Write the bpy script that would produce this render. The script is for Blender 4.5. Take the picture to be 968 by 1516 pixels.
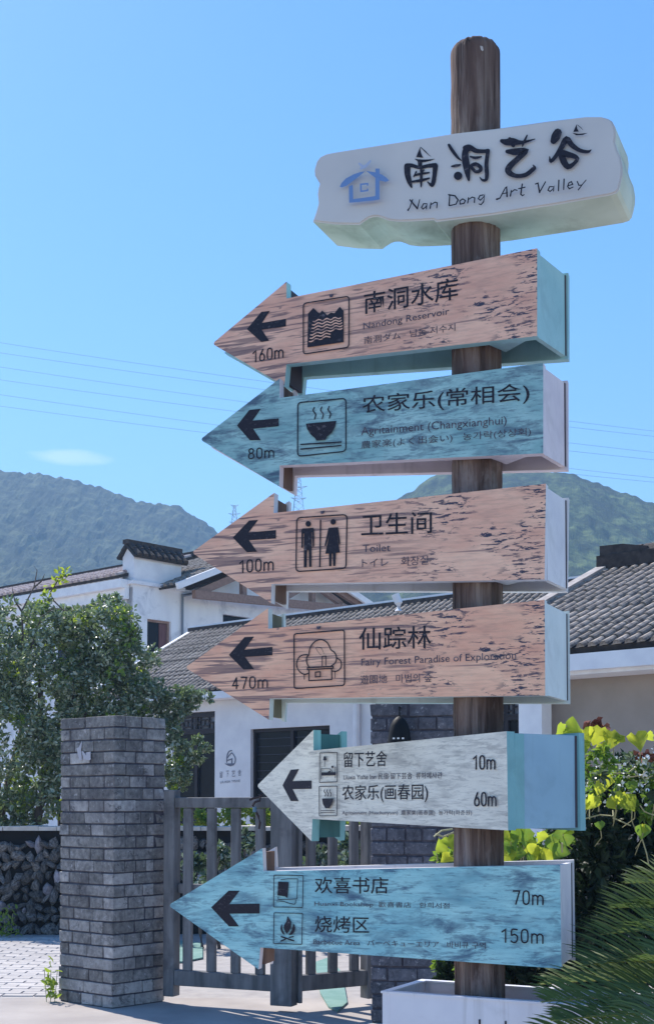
import bpy, bmesh, math, random
from mathutils import Vector, Matrix, noise
from mathutils.geometry import tessellate_polygon
R = math.radians
random.seed(7)
sc = bpy.context.scene
for o in list(bpy.data.objects): bpy.data.objects.remove(o)

# ------------------------------------------------------------------ camera
EYE, FPX, CX, CY, PITCH = 1.45, 2000.0, 484.0, 1103.0, R(2.5)
cam = bpy.data.cameras.new('camera')
camo = bpy.data.objects.new('camera', cam); sc.collection.objects.link(camo)
camo.location = (0, 0, EYE); camo.rotation_euler = (R(90) + PITCH, 0, 0)
cam.sensor_fit = 'HORIZONTAL'; cam.sensor_width = 36; cam.lens = 36 * FPX / 968
cam.shift_y = (CY - 758) / 968; cam.clip_start = .05; cam.clip_end = 5000
sc.camera = camo
# ------------------------------------------------------------------ light
SUN_EL, SUN_AZ = 50, -40
w = bpy.data.worlds.new('World'); sc.world = w; w.use_nodes = True
wn = w.node_tree; bg = wn.nodes['Background']
sky = wn.nodes.new('ShaderNodeTexSky'); sky.sky_type = 'NISHITA'; sky.sun_disc = False
sky.sun_elevation = R(SUN_EL); sky.sun_rotation = R(SUN_AZ)
sky.air_density = 1.0; sky.dust_density = .3; sky.ozone_density = 3.0
hs = wn.nodes.new('ShaderNodeHueSaturation'); hs.inputs['Saturation'].default_value = 1.30; hs.inputs['Hue'].default_value = .503
wn.links.new(sky.outputs[0], hs.inputs['Color']); 
# one faint small cloud low at the left, a patch of real sky direction
_cd = Vector(((100-484)/2000, 1, math.tan(R(2.5)) + (1103-672)/2000)).normalized()
_cr = _cd.cross(Vector((0,0,1))).normalized(); _cu = _cr.cross(_cd)
_tc = wn.nodes.new('ShaderNodeTexCoord')
def _dot(v, k):
    n = wn.nodes.new('ShaderNodeVectorMath'); n.operation = 'DOT_PRODUCT'; n.inputs[1].default_value = v*k; wn.links.new(_tc.outputs['Generated'], n.inputs[0]); return n.outputs['Value']
def _m(op, a, b=None, clamp=False):
    n = wn.nodes.new('ShaderNodeMath'); n.operation = op; n.use_clamp = clamp
    for i_, v_ in enumerate((a, b)):
        if v_ is None: continue
        if isinstance(v_, (int, float)): n.inputs[i_].default_value = v_
        else: wn.links.new(v_, n.inputs[i_])
    return n.outputs[0]
_x = _dot(_cr, 34.); _y = _dot(_cu, 170.)
_r = _m('ADD', _m('MULTIPLY', _x, _x), _m('MULTIPLY', _y, _y))
_mp = wn.nodes.new('ShaderNodeMapping'); _mp.inputs['Scale'].default_value = (40, 40, 130); wn.links.new(_tc.outputs['Generated'], _mp.inputs[0])
_nz = wn.nodes.new('ShaderNodeTexNoise'); _nz.inputs['Scale'].default_value = 1.4; _nz.inputs['Detail'].default_value = 5; wn.links.new(_mp.outputs[0], _nz.inputs['Vector'])
_f = _m('MULTIPLY', _m('SUBTRACT', _m('ADD', 1.25, _nz.outputs['Fac']), _m('ADD', .6, _m('MULTIPLY', _r, 1.0)), True), .30, True)
_f = _m('MULTIPLY', _f, _m('GREATER_THAN', _dot(_cd, 1.), .9))
_mx = wn.nodes.new('ShaderNodeMix'); _mx.data_type = 'RGBA'; wn.links.new(_f, _mx.inputs[0]); wn.links.new(hs.outputs[0], _mx.inputs[6]); _mx.inputs[7].default_value = (6.5, 7.2, 8, 1)
wn.links.new(_mx.outputs[2], bg.inputs[0])
bg.inputs[1].default_value = .14
sl = bpy.data.lights.new('sun', 'SUN'); sl.energy = 4.8; sl.angle = R(.5); sl.color = (1, .95, .87)
so = bpy.data.objects.new('sun', sl); sc.collection.objects.link(so)
sd = Vector((math.sin(R(SUN_AZ)) * math.cos(R(SUN_EL)), math.cos(R(SUN_AZ)) * math.cos(R(SUN_EL)), math.sin(R(SUN_EL))))
so.rotation_euler = sd.to_track_quat('Z', 'Y').to_euler(); so.location = (-3, 3, 9)
sc.view_settings.view_transform = 'Standard'; sc.view_settings.look = 'None'
sc.view_settings.exposure = .78; sc.view_settings.gamma = 1
sc.cycles.max_bounces = 6; sc.cycles.volume_bounces = 0; sc.cycles.transparent_max_bounces = 8

# ------------------------------------------------------------------ helpers
_cp, _sp = math.cos(PITCH), math.sin(PITCH)
def ray(px, py):
    a = (px - CX) / FPX; b = -(py - CY) / FPX
    return Vector((a, _cp - b * _sp, _sp + b * _cp))
def at(px, py, Y):
    r = ray(px, py); return Vector((0, 0, EYE)) + r * (Y / r.y)
def onplane(px, py, p0, n):
    r = ray(px, py); c = Vector((0, 0, EYE)); return c + r * ((p0 - c).dot(n) / r.dot(n))
def fr(o, xdir, z=Vector((0, 0, 1))):           # frame with x along xdir, z up
    x = Vector(xdir).normalized(); y = z.cross(x).normalized()
    return Matrix(((x.x, y.x, z.x, o[0]), (x.y, y.y, z.y, o[1]), (x.z, y.z, z.z, o[2]), (0, 0, 0, 1)))
WM = {}
def put(o, parent=None, M=Matrix()):
    sc.collection.objects.link(o); WM[o.name] = M.copy()
    if parent:
        o.parent = parent; o.matrix_local = WM[parent.name].inverted() @ M
    else: o.matrix_local = M
    return o
def thing(name, label, cat, M=Matrix(), group=None, parent=None):
    o = bpy.data.objects.new(name, None); o.empty_display_size = .1
    if not isinstance(M, Matrix): M = Matrix.Translation(Vector(M))
    put(o, parent, M)
    if label: o['label'] = label
    if cat: o['category'] = cat
    if group: o['group'] = group
    return o
def tag(o, label=None, cat=None, group=None, kind=None):
    for k, v in (('label', label), ('category', cat), ('group', group), ('kind', kind)):
        if v: o[k] = v
    return o
class MB:
    def __init__(s): s.v = []; s.f = []; s.m = []
    def add(s, vs, fs, mi=0):
        b = len(s.v); s.v += [Vector(v) for v in vs]; s.f += [tuple(b + i for i in f) for f in fs]; s.m += [mi] * len(fs)
    def box(s, a, b, M=Matrix(), mi=0):
        (x0, y0, z0), (x1, y1, z1) = a, b
        vs = [M @ Vector(p) for p in ((x0,y0,z0),(x1,y0,z0),(x1,y1,z0),(x0,y1,z0),(x0,y0,z1),(x1,y0,z1),(x1,y1,z1),(x0,y1,z1))]
        s.add(vs, ((0,3,2,1),(4,5,6,7),(0,1,5,4),(1,2,6,5),(2,3,7,6),(3,0,4,7)), mi)
    def tube(s, pts, r, n=6, mi=0, cap=True):
        pts = [Vector(p) for p in pts]; N = len(pts)
        rs = r if isinstance(r, (list, tuple)) else [r] * N
        b = len(s.v)
        for i, p in enumerate(pts):
            d = (pts[min(i+1, N-1)] - pts[max(i-1, 0)]).normalized()
            x = d.orthogonal() if abs(d.z) > .99 else Vector((0,0,1)).cross(d)
            x.normalize(); y = d.cross(x)
            for k in range(n):
                a = 2 * math.pi * k / n; s.v.append(p + (x * math.cos(a) + y * math.sin(a)) * rs[i])
        for i in range(N - 1):
            for k in range(n):
                s.f.append((b+i*n+k, b+i*n+(k+1)%n, b+(i+1)*n+(k+1)%n, b+(i+1)*n+k)); s.m.append(mi)
        if cap:
            s.f.append(tuple(b+k for k in range(n))[::-1]); s.m.append(mi)
            s.f.append(tuple(b+(N-1)*n+k for k in range(n))); s.m.append(mi)
    def prism(s, front, back, mi=0, mside=None, mback=None):      # two matching outlines (world points)
        n = len(front); ms = mi if mside is None else mside; mb = ms if mback is None else mback
        tri = tessellate_polygon([front])
        nf = sum(((front[t[1]]-front[t[0]]).cross(front[t[2]]-front[t[0]]) for t in tri), Vector())
        out = (front[0] - back[0])
        flip = nf.dot(out) < 0
        ft = [t if not flip else t[::-1] for t in tri]
        s.add(front, ft, mi); s.add(back, [t[::-1] for t in ft], mb)
        b = len(s.v); s.v += [v.copy() for v in front] + [v.copy() for v in back]
        for i in range(n):
            j = (i+1) % n; s.f.append((b+i, b+j, b+n+j, b+n+i)); s.m.append(ms)
    def build(s, name, mats, parent=None, M=None, smooth=False):
        if M is None: M = WM[parent.name] if parent else Matrix()
        Mi = M.inverted(); me = bpy.data.meshes.new(name)
        me.from_pydata([Mi @ v for v in s.v], [], s.f)
        for m in (mats if isinstance(mats, (list, tuple)) else [mats]): me.materials.append(m)
        me.polygons.foreach_set('material_index', s.m)
        if smooth: me.polygons.foreach_set('use_smooth', [True] * len(me.polygons))
        me.update()
        bm = bmesh.new(); bm.from_mesh(me); 
        if len(s.f) < 60000: bmesh.ops.recalc_face_normals(bm, faces=bm.faces)
        bm.to_mesh(me); bm.free()
        return put(bpy.data.objects.new(name, me), parent, M)

# ------------------------------------------------------------------ materials
def srgb(r, g, b):
    f = lambda c: (c/255/12.92) if c/255 <= .04045 else ((c/255+.055)/1.055)**2.4
    return (f(r), f(g), f(b), 1)
def newmat(name):
    m = bpy.data.materials.new(name); m.use_nodes = True
    nt = m.node_tree; return m, nt, nt.nodes['Principled BSDF']
def node(nt, t, **kw):
    n = nt.nodes.new(t)
    for k, v in kw.items(): setattr(n, k, v)
    return n
def tex_noise(nt, scale, stretch=(1,1,1), detail=4, rough=.55, dist=0, loc=(0,0,0), coord='Object'):
    tc = node(nt, 'ShaderNodeTexCoord'); mp = node(nt, 'ShaderNodeMapping')
    mp.inputs['Scale'].default_value = stretch; mp.inputs['Location'].default_value = loc
    nt.links.new(tc.outputs[coord], mp.inputs[0])
    n = node(nt, 'ShaderNodeTexNoise'); n.inputs['Scale'].default_value = scale
    n.inputs['Detail'].default_value = detail; n.inputs['Roughness'].default_value = rough; n.inputs['Distortion'].default_value = dist
    nt.links.new(mp.outputs[0], n.inputs['Vector']); return n.outputs['Fac']
def ramp(nt, fac, stops):
    r = node(nt, 'ShaderNodeValToRGB'); e = r.color_ramp.elements
    while len(e) < len(stops): e.new(.5)
    for i, (p, c) in enumerate(stops):
        e[i].position = p; e[i].color = c if len(c) == 4 else (*c, 1)
    nt.links.new(fac, r.inputs[0]); return r.outputs[0]
def mixc(nt, fac, a, b, mode='MIX'):
    m = node(nt, 'ShaderNodeMix', data_type='RGBA', blend_type=mode)
    for s, v in ((m.inputs[0], fac), (m.inputs[6], a), (m.inputs[7], b)):
        if isinstance(v, (int, float)): s.default_value = v
        elif isinstance(v, (tuple, list)): s.default_value = v if len(v) == 4 else (*v, 1)
        else: nt.links.new(v, s)
    return m.outputs[2]
def bump(nt, bs, fac, strength=.3, dist=.01):
    b = node(nt, 'ShaderNodeBump'); b.inputs['Strength'].default_value = strength; b.inputs['Distance'].default_value = dist
    nt.links.new(fac, b.inputs['Height']); nt.links.new(b.outputs[0], bs.inputs['Normal'])
def rnd(nt): return node(nt, 'ShaderNodeObjectInfo').outputs['Random']
def surf(name, c0, c1=None, scale=6, stretch=(1,1,1), rough=.8, bmp=.2, bd=.01, lo=.35, hi=.65, vary=0, spec=.3, c2=None, s2=None, dirt=.5, detail=5):
    m, nt, bs = newmat(name); c1 = c1 or c0
    n = tex_noise(nt, scale, stretch, detail)
    col = ramp(nt, n, [(lo, c0), (hi, c1)])
    if c2:
        n2 = tex_noise(nt, s2 or scale*.35, (1,1,1), 6, .65, .4, (3.1, 1.7, 5.3))
        f = ramp(nt, n2, [(.52, (0,0,0)), (.68, (dirt,)*3)]); col = mixc(nt, f, col, c2)
    if vary:
        r = node(nt, 'ShaderNodeMapRange'); nt.links.new(rnd(nt), r.inputs[0])
        r.inputs[3].default_value = 1 - vary; r.inputs[4].default_value = 1 + vary
        h = node(nt, 'ShaderNodeHueSaturation'); nt.links.new(r.outputs[0], h.inputs['Value']); nt.links.new(col, h.inputs['Color']); col = h.outputs[0]
    nt.links.new(col, bs.inputs['Base Color']); bs.inputs['Roughness'].default_value = rough
    bs.inputs['Specular IOR Level'].default_value = spec
    if bmp: bump(nt, bs, n, bmp, bd)
    return m
def flat(name, c, rough=.6, spec=.3, metal=0):
    m, nt, bs = newmat(name); bs.inputs['Base Color'].default_value = c
    bs.inputs['Roughness'].default_value = rough; bs.inputs['Specular IOR Level'].default_value = spec; bs.inputs['Metallic'].default_value = metal
    return m
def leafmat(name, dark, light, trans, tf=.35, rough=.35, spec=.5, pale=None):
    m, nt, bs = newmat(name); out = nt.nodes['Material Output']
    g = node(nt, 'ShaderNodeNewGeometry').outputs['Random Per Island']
    col = ramp(nt, g, [(0, dark), (1, light)] if not pale else [(0, dark), (.72, light), (.77, pale), (1, pale)])  # pale stops paint highlights into a random share of leaves
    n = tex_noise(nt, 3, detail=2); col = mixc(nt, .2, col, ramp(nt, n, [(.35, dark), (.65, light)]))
    if 'yellow' in name or 'mid_green' in name:    # each leaf its own green, with a paler blotch
        col = mixc(nt, ramp(nt, rnd(nt), [(.0, (0,0,0)), (1, (.6,)*3)]), col, dark)
        tn = mixc(nt, ramp(nt, rnd(nt), [(.0, (0,0,0)), (.45, (.1,)*3), (1, (.75,)*3)]), trans, (.26,.42,.05,1))
        v_ = tex_noise(nt, 60, (1,1,.4), 3, .6); tn = mixc(nt, ramp(nt, v_, [(.4, (0,0,0)), (.7, (.5,)*3)]), tn, (.45,.5,.05,1)); bump(nt, bs, v_, .5, .004)
    else: tn = None
    nt.links.new(col, bs.inputs['Base Color']); bs.inputs['Roughness'].default_value = rough; bs.inputs['Specular IOR Level'].default_value = spec
    t = node(nt, 'ShaderNodeBsdfTranslucent'); t.inputs[0].default_value = trans
    if tn is not None: nt.links.new(tn, t.inputs[0])
    mx = node(nt, 'ShaderNodeMixShader'); mx.inputs[0].default_value = tf
    nt.links.new(bs.outputs[0], mx.inputs[1]); nt.links.new(t.outputs[0], mx.inputs[2]); nt.links.new(mx.outputs[0], out.inputs[0])
    return m

def signprint(name, base, base2, flake, grain, wood, seed):
    m, nt, bs = newmat(name)
    big = tex_noise(nt, 5, (1, 1, 2.2), 5, .6, .3, (seed, 0, seed*.3))
    col = ramp(nt, big, [(.34, base), (.68, base2)])
    fine = tex_noise(nt, 26, (.5, 1, 4), 4, .6, 0, (seed*2, 0, 0))
    col = mixc(nt, ramp(nt, fine, [(.45, (0,0,0)), (.75, (.35,)*3)]), col, grain)
    if wood:          # long dark grain lines plus short paint flakes
        l1 = tex_noise(nt, 4.6, (.9, 1, 17), 4, .55, .9, (seed*1.7, 0, seed))
        f1 = ramp(nt, l1, [(.54, (0,0,0)), (.60, (.8,)*3), (.72, (.95,)*3)])
        n2 = tex_noise(nt, 27, (.7, 1, 3.8), 6, .70, .4, (seed, 0, seed*3))
        patch = tex_noise(nt, 5.0, (1, 1, 1.7), 2, .5, 0, (seed*5, 0, 2))
        f2 = ramp(nt, n2, [(.535, (0,0,0)), (.56, (1,)*3)])
        pf = ramp(nt, patch, [(.42, (0,0,0)), (.52, (1,)*3)])
        tc = node(nt, 'ShaderNodeTexCoord'); sx = node(nt, 'ShaderNodeSeparateXYZ'); nt.links.new(tc.outputs['Object'], sx.inputs[0])
        mr = node(nt, 'ShaderNodeMapRange'); nt.links.new(sx.outputs[0], mr.inputs[0]); mr.inputs[1].default_value = -.62; mr.inputs[2].default_value = -.28; mr.inputs[3].default_value = 0; mr.inputs[4].default_value = 1
        col = mixc(nt, mixc(nt, mr.outputs[0], f1, (0,0,0), 'MIX'), col, grain)
        l2 = tex_noise(nt, 3.1, (.8, 1, 16), 2, .5, .5, (seed*2.7, 0, seed*2)); col = mixc(nt, ramp(nt, l2, [(.62, (0,0,0)), (.66, (.7,)*3)]), col, grain)
        ff = mixc(nt, 1.0, f2, pf, 'MULTIPLY'); ff = mixc(nt, mr.outputs[0], (0,0,0), ff); col = mixc(nt, ff, col, flake)
    else:             # blotchy worn paint
        n2 = tex_noise(nt, 13 if seed != 4.4 else 16, (.55, 1, 1.9 if seed != 4.4 else 2.6), 9, .70, .5, (seed, 0, seed*3))
        f2 = ramp(nt, n2, [(.485, (0,0,0)), (.53, (.55,)*3), (.60, (1,)*3)])
        patch = tex_noise(nt, 4.5, (.9, 1, 1.3), 3, .6, 0, (seed*5, 0, 2))
        pf = ramp(nt, patch, [(.40, (.25,)*3), (.56, (1,)*3)])
        ff = mixc(nt, 1.0, mixc(nt, 1.0, f2, pf, 'MULTIPLY'), (.36,)*3 if seed == 4.4 else (.78,)*3, 'MULTIPLY'); col = mixc(nt, ff, col, flake)
        n3 = tex_noise(nt, 44, (.35, 1, 3.0), 5, .7, .2, (seed*7, 0, 1))
        col = mixc(nt, ramp(nt, n3, [(.545, (0,0,0)), (.60, (.32 if seed == 4.4 else .45,)*3)]), col, flake)
    nt.links.new(col, bs.inputs['Base Color']); bs.inputs['Roughness'].default_value = .55; bs.inputs['Specular IOR Level'].default_value = .25
    # a thin worn line of body colour where the print has chipped
    ch_ = tex_noise(nt, 38, (.8, 1, 1.3), 8, .78, .5, (seed*9, 1, 4)); col2 = mixc(nt, ramp(nt, ch_, [(.66, (0,0,0)), (.68, (.85,)*3)]), col, srgb(196,190,186) if wood else srgb(168,196,196))
    nt.links.new(col2, bs.inputs['Base Color'])
    bump(nt, bs, fine, .15, .003)
    return m
BLUEGREY = srgb(62, 64, 84)
M_PRINT = {
 1: signprint('pink_wood_print_a', srgb(220,166,146), srgb(242,194,170), BLUEGREY, srgb(116,96,100), True, 1.3),
 2: signprint('teal_worn_print_a', srgb(128,172,178), srgb(168,206,208), srgb(52,64,96), srgb(84,116,134), False, 2.1),
 3: signprint('pink_wood_print_b', srgb(226,172,150), srgb(246,200,174), BLUEGREY, srgb(116,96,100), True, 1.3),
 4: signprint('pink_wood_print_c', srgb(228,168,143), srgb(248,198,168), BLUEGREY, srgb(116,96,100), True, 1.3),
 5: signprint('white_worn_print', srgb(214,210,200), srgb(236,232,220), srgb(92,92,98), srgb(168,166,162), False, 4.4),
 6: signprint('teal_worn_print_b', srgb(130,186,198), srgb(176,222,224), srgb(48,68,104), srgb(84,128,146), False, 5.2),
}
def paint(name, c, d):
    m = surf(name, c, d, 9, (1,1,1), .5, .12, .002, .3, .75, spec=.35, c2=tuple(v*.62 for v in c[:3])+(1,), s2=7, dirt=.35)
    nt = m.node_tree; bs = nt.nodes['Principled BSDF']; src = bs.inputs['Base Color'].links[0].from_socket
    st_ = tex_noise(nt, 24, (1,1,.06), 4, .6, 0, (2,5,1)); a_ = mixc(nt, ramp(nt, st_, [(.56, (0,0,0)), (.72, (.4,)*3)]), src, (c[0]*.5, c[1]*.48, c[2]*.44, 1))
    nt.links.new(a_, bs.inputs['Base Color']); return m
M_BODY = {1: paint('teal_paint', srgb(142,186,192), srgb(160,200,204)), 2: paint('pinkish_white_paint', srgb(206,196,204), srgb(222,212,216)),
 3: paint('white_paint_a', srgb(206,206,214), srgb(222,222,226)), 4: paint('greenish_white_paint', srgb(200,212,214), srgb(214,224,226)),
 5: paint('aqua_paint', srgb(112,164,172), srgb(126,176,182)), 6: paint('warm_white_paint', srgb(214,208,214), srgb(230,224,226))}
M_END = dict(M_BODY); M_END[5] = paint('sky_blue_paint', srgb(134,168,190), srgb(146,180,200))
M_DARKIN = flat('dark_board_and_gap', srgb(70, 66, 76), .8)
M_OLIVE = surf('olive_block_wood', srgb(96,94,78), srgb(116,112,96), 20, (1,1,.2)); M_DKTEAL = surf('dark_teal_block', srgb(52,92,98), srgb(66,108,112), 20, (1,1,.2))
M_BROWN = surf('brown_block_wood', srgb(92,72,66), srgb(120,96,84), 20, (1,1,.2))
def inkmat(name, c, worn, lo):
    m, nt, bs = newmat(name); n = tex_noise(nt, 70, (1,1,1.6), 6, .75); n2 = tex_noise(nt, 11, detail=3)
    f = mixc(nt, 1., ramp(nt, n, [(lo, (0,0,0)), (lo+.05, (.7,)*3)]), ramp(nt, n2, [(.45, (.15,)*3), (.6, (1,)*3)]), 'MULTIPLY')
    nt.links.new(mixc(nt, f, c, worn), bs.inputs['Base Color']); bs.inputs['Roughness'].default_value = .55; bs.inputs['Specular IOR Level'].default_value = .25; return m
M_INK = inkmat('black_ink', srgb(36, 34, 46), srgb(110, 104, 112), .56); M_INK2 = inkmat('thin_ink', srgb(74, 70, 86), srgb(140, 130, 136), .50)
M_BLUE = flat('blue_ink', srgb(108,140,190), .6); M_PALEINK = flat('pale_blue_ink', srgb(168,180,208), .6)
M_NAME = surf('name_board_face', srgb(196,193,194), srgb(208,205,204), 3, bmp=.04, rough=.55)
M_NAMESIDE = surf('name_board_side', srgb(200,212,200), srgb(178,190,176), 5, bmp=.1, c2=srgb(120,128,112), s2=5, dirt=.45)

# post: weathered log
m, nt, bs = newmat('weathered_log'); M_LOG = m
g1 = tex_noise(nt, 30, (1, 1, .07), 6, .65, .4); g2 = tex_noise(nt, 5, (1, 1, .25), 4)
c = ramp(nt, g1, [(.3, srgb(58,46,44)), (.48, srgb(110,93,88)), (.72, srgb(164,148,140))])
c = mixc(nt, ramp(nt, g2, [(.4, (0,0,0)), (.65, (.5,)*3)]), c, srgb(98,76,70))
g3 = tex_noise(nt, 17, (1, 1, .045), 5, .6, .9, (4, 2, 7)); ck = ramp(nt, g3, [(.545, (0,0,0)), (.585, (.5,)*3)]); c = mixc(nt, ck, c, srgb(44,35,34))
g4 = tex_noise(nt, 9, (1, 1, .35), 6, .7, .5, (1, 8, 3)); c = mixc(nt, ramp(nt, g4, [(.55, (0,0,0)), (.68, (.45,)*3)]), c, srgb(158,148,146))
nt.links.new(c, bs.inputs['Base Color']); bs.inputs['Roughness'].default_value = .92; bs.inputs['Specular IOR Level'].default_value = .12
bump(nt, bs, mixc(nt, ck, g1, (0,0,0)), 1.0, .014)

def brickmat(name, a, b_, vary):
    m, nt, bs = newmat(name)
    g = node(nt, 'ShaderNodeNewGeometry').outputs['Position']
    def nz(sc_, det, ro, di=0):
        n = node(nt, 'ShaderNodeTexNoise'); n.inputs['Scale'].default_value = sc_; n.inputs['Detail'].default_value = det; n.inputs['Roughness'].default_value = ro; n.inputs['Distortion'].default_value = di
        nt.links.new(g, n.inputs['Vector']); return n.outputs['Fac']
    n1 = nz(22, 6, .65); col = ramp(nt, n1, [(.35, a), (.65, b_)])
    r = node(nt, 'ShaderNodeMapRange'); nt.links.new(rnd(nt), r.inputs[0]); r.inputs[3].default_value = 1-vary; r.inputs[4].default_value = 1+vary
    h = node(nt, 'ShaderNodeHueSaturation'); nt.links.new(r.outputs[0], h.inputs['Value']); nt.links.new(col, h.inputs['Color']); col = h.outputs[0]
    n2 = nz(11, 8, .75, .6); col = mixc(nt, ramp(nt, n2, [(.56, (0,0,0)), (.64, (.7,)*3)]), col, srgb(60,58,62))
    n3 = nz(2.2, 5, .6); col = mixc(nt, ramp(nt, n3, [(.50, (0,0,0)), (.62, (.5,)*3)]), col, srgb(66,64,70))
    n4 = nz(30, 5, .7, .3); col = mixc(nt, ramp(nt, n4, [(.60, (0,0,0)), (.66, (.5,)*3)]), col, srgb(190,188,192))
    nt.links.new(col, bs.inputs['Base Color']); bs.inputs['Roughness'].default_value = .92; bs.inputs['Specular IOR Level'].default_value = .2
    bump(nt, bs, n1, .6, .008); return m
M_WHITE = surf('white_render', srgb(214,214,220), srgb(228,228,232), 2.5, bmp=.08, c2=srgb(176,178,190), s2=1.1, dirt=.35)
M_WHITE2 = surf('streaked_white_render', srgb(216,216,222), srgb(228,228,232), 2.5, (1,1,.25), bmp=.08, c2=srgb(150,154,168), s2=2.2, dirt=.55)
M_BEIGE = surf('beige_render', srgb(146,136,128), srgb(158,146,138), 2.5, bmp=.05, c2=srgb(126,116,110), s2=.9, dirt=.5)
M_TRIM = surf('white_trim', srgb(220,220,226), srgb(232,232,236), 5, bmp=.05)
M_TILE = surf('grey_clay_tile', srgb(112,103,97), srgb(170,158,147), 11, rough=.85, bmp=.4, vary=.16, c2=srgb(66,60,60), s2=16, dirt=.85)
M_TILE2 = surf('reddish_clay_tile', srgb(170,150,146), srgb(208,192,186), 7, rough=.85, bmp=.3, vary=.12, c2=srgb(110,82,80), s2=10, dirt=.7)
M_TILEDARK = surf('dark_roof_bed', srgb(40,37,38), srgb(60,55,54), 9)
M_RIDGE = surf('dark_ridge', srgb(48,42,42), srgb(74,66,64), 12, bmp=.4, vary=.1)
M_TIMBER = surf('brown_timber', srgb(128,104,96), srgb(148,122,112), 18, (1,1,1))
M_DARK = flat('dark_interior', srgb(30,28,36), .9)
M_GLASS = flat('dark_glass', srgb(22,23,32), .25, .12)
M_LATT = flat('dark_lattice_wood', srgb(44,40,46), .6)
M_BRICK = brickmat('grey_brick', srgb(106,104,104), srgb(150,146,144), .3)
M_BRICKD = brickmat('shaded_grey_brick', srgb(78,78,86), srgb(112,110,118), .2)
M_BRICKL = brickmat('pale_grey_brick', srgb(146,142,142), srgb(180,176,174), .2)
M_MORTAR = surf('dark_mortar', srgb(62,58,68), srgb(84,80,90), 20)
M_GATE = surf('grey_stained_timber', srgb(92,92,94), srgb(128,126,128), 16, (1,1,.12), rough=.75, bmp=.4, vary=.12, c2=srgb(56,52,56), s2=4, dirt=.5)
M_STONE = surf('rubble_stone', srgb(50,48,48), srgb(118,114,112), 9, rough=.8, bmp=.8, vary=.5, c2=srgb(40,38,44), s2=5)
M_STONEL = surf('pale_rubble_stone', srgb(128,124,134), srgb(160,156,164), 7, rough=.9, bmp=.6, vary=.3)
M_CAP = surf('pale_cap_stone', srgb(176,168,160), srgb(200,192,186), 8)
M_CONC = surf('concrete_road', srgb(156,148,144), srgb(176,168,163), 1.6, bmp=.25, bd=.004, c2=srgb(150,138,130), s2=.7, dirt=.5, spec=.15)
M_PAVE = surf('pale_paver', srgb(172,166,164), srgb(190,184,180), 8, bmp=.3, vary=.07, spec=.15, bd=.003)
M_PAVEBED = surf('paver_bed', srgb(156,150,148), srgb(172,166,162), 8, spec=.1)
M_GROUND = surf('dry_earth_grass', srgb(98,100,74), srgb(122,116,92), .4)
M_BARK = surf('grey_bark', srgb(70,60,56), srgb(104,92,86), 14, (1,1,.3), bmp=.8)
M_WIRE = flat('power_wire', srgb(96,108,130), .6); M_STEEL = flat('galvanised_steel', srgb(110,118,130), .5, .5, .3)
M_LEAF_TREE = leafmat('camellia_leaf_glints', (.060,.082,.048,1), (.21,.26,.15,1), (.22,.32,.10,1), .25, .36, .6, pale=(.52,.56,.46,1))  # some leaves coloured near white to stand for sun glints
M_LEAF_LIGHT = leafmat('fresh_leaf', (.10,.18,.03,1), (.20,.30,.05,1), (.40,.52,.05,1), .45)
M_LEAF_YEL = leafmat('yellow_green_leaf', (.16,.24,.03,1), (.34,.38,.04,1), (.68,.72,.06,1), .55, .5, .25)
M_LEAF_MID = leafmat('mid_green_leaf', (.05,.11,.02,1), (.10,.20,.03,1), (.30,.50,.06,1), .4, .45, .3)
M_LEAF_HEDGE = leafmat('dark_hedge_leaf', (.008,.016,.009,1), (.022,.040,.020,1), (.04,.08,.03,1), .10, .5, .2)
M_LEAF_LOW = leafmat('glint_flecked_leaf', (.03,.05,.03,1), (.07,.11,.06,1), (.14,.22,.08,1), .25, .3, .6, pale=(.50,.55,.45,1))  # white leaf highlights are painted in as random pale leaves
M_CYCAD = leafmat('cycad_leaflet', (.024,.042,.016,1), (.13,.17,.045,1), (.16,.26,.05,1), .25, .5, .25)
M_RACHIS = flat('yellow_rachis', srgb(136,138,70), .5)
M_STEM = flat('pale_stem', srgb(150,146,110), .6)
M_FLECK = flat('white_fleck', srgb(220,222,224), .6)
M_DRY = surf('dried_leaf', srgb(110,62,54), srgb(150,96,80), 20)
M_PLANTER = paint('planter_white', srgb(212,212,222), srgb(222,222,230)); M_SOIL = surf('soil', srgb(58,48,42), srgb(84,70,60), 30)
M_LAMP = flat('black_lamp_metal', srgb(14,13,15), .6, .2)

# ------------------------------------------------------------------ setting
def sheet(name, pts, z, m, kind='structure', nx=1):
    b = MB(); b.add([(x, y, z) for x, y in pts], [tuple(range(len(pts)))]); o = b.build(name, m)
    if o.data.polygons[0].normal.z < 0: o.data.flip_normals()
    return tag(o, kind=kind)
sheet('ground', [(-590,-6),(590,-6),(590,880),(-590,880)], -.012, M_GROUND)
sheet('road', [(-30,-5),(30,-5),(30,10.15),(-30,10.15)], 0, M_CONC)
plaza = sheet('plaza', [(-14,10.15),(10,10.15),(10,15.2),(-14,15.2)], -.004, M_PAVEBED)
sheet('yard', [(-40,15.2),(30,15.2),(30,60),(-40,60)], -.006, M_CONC)
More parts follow.
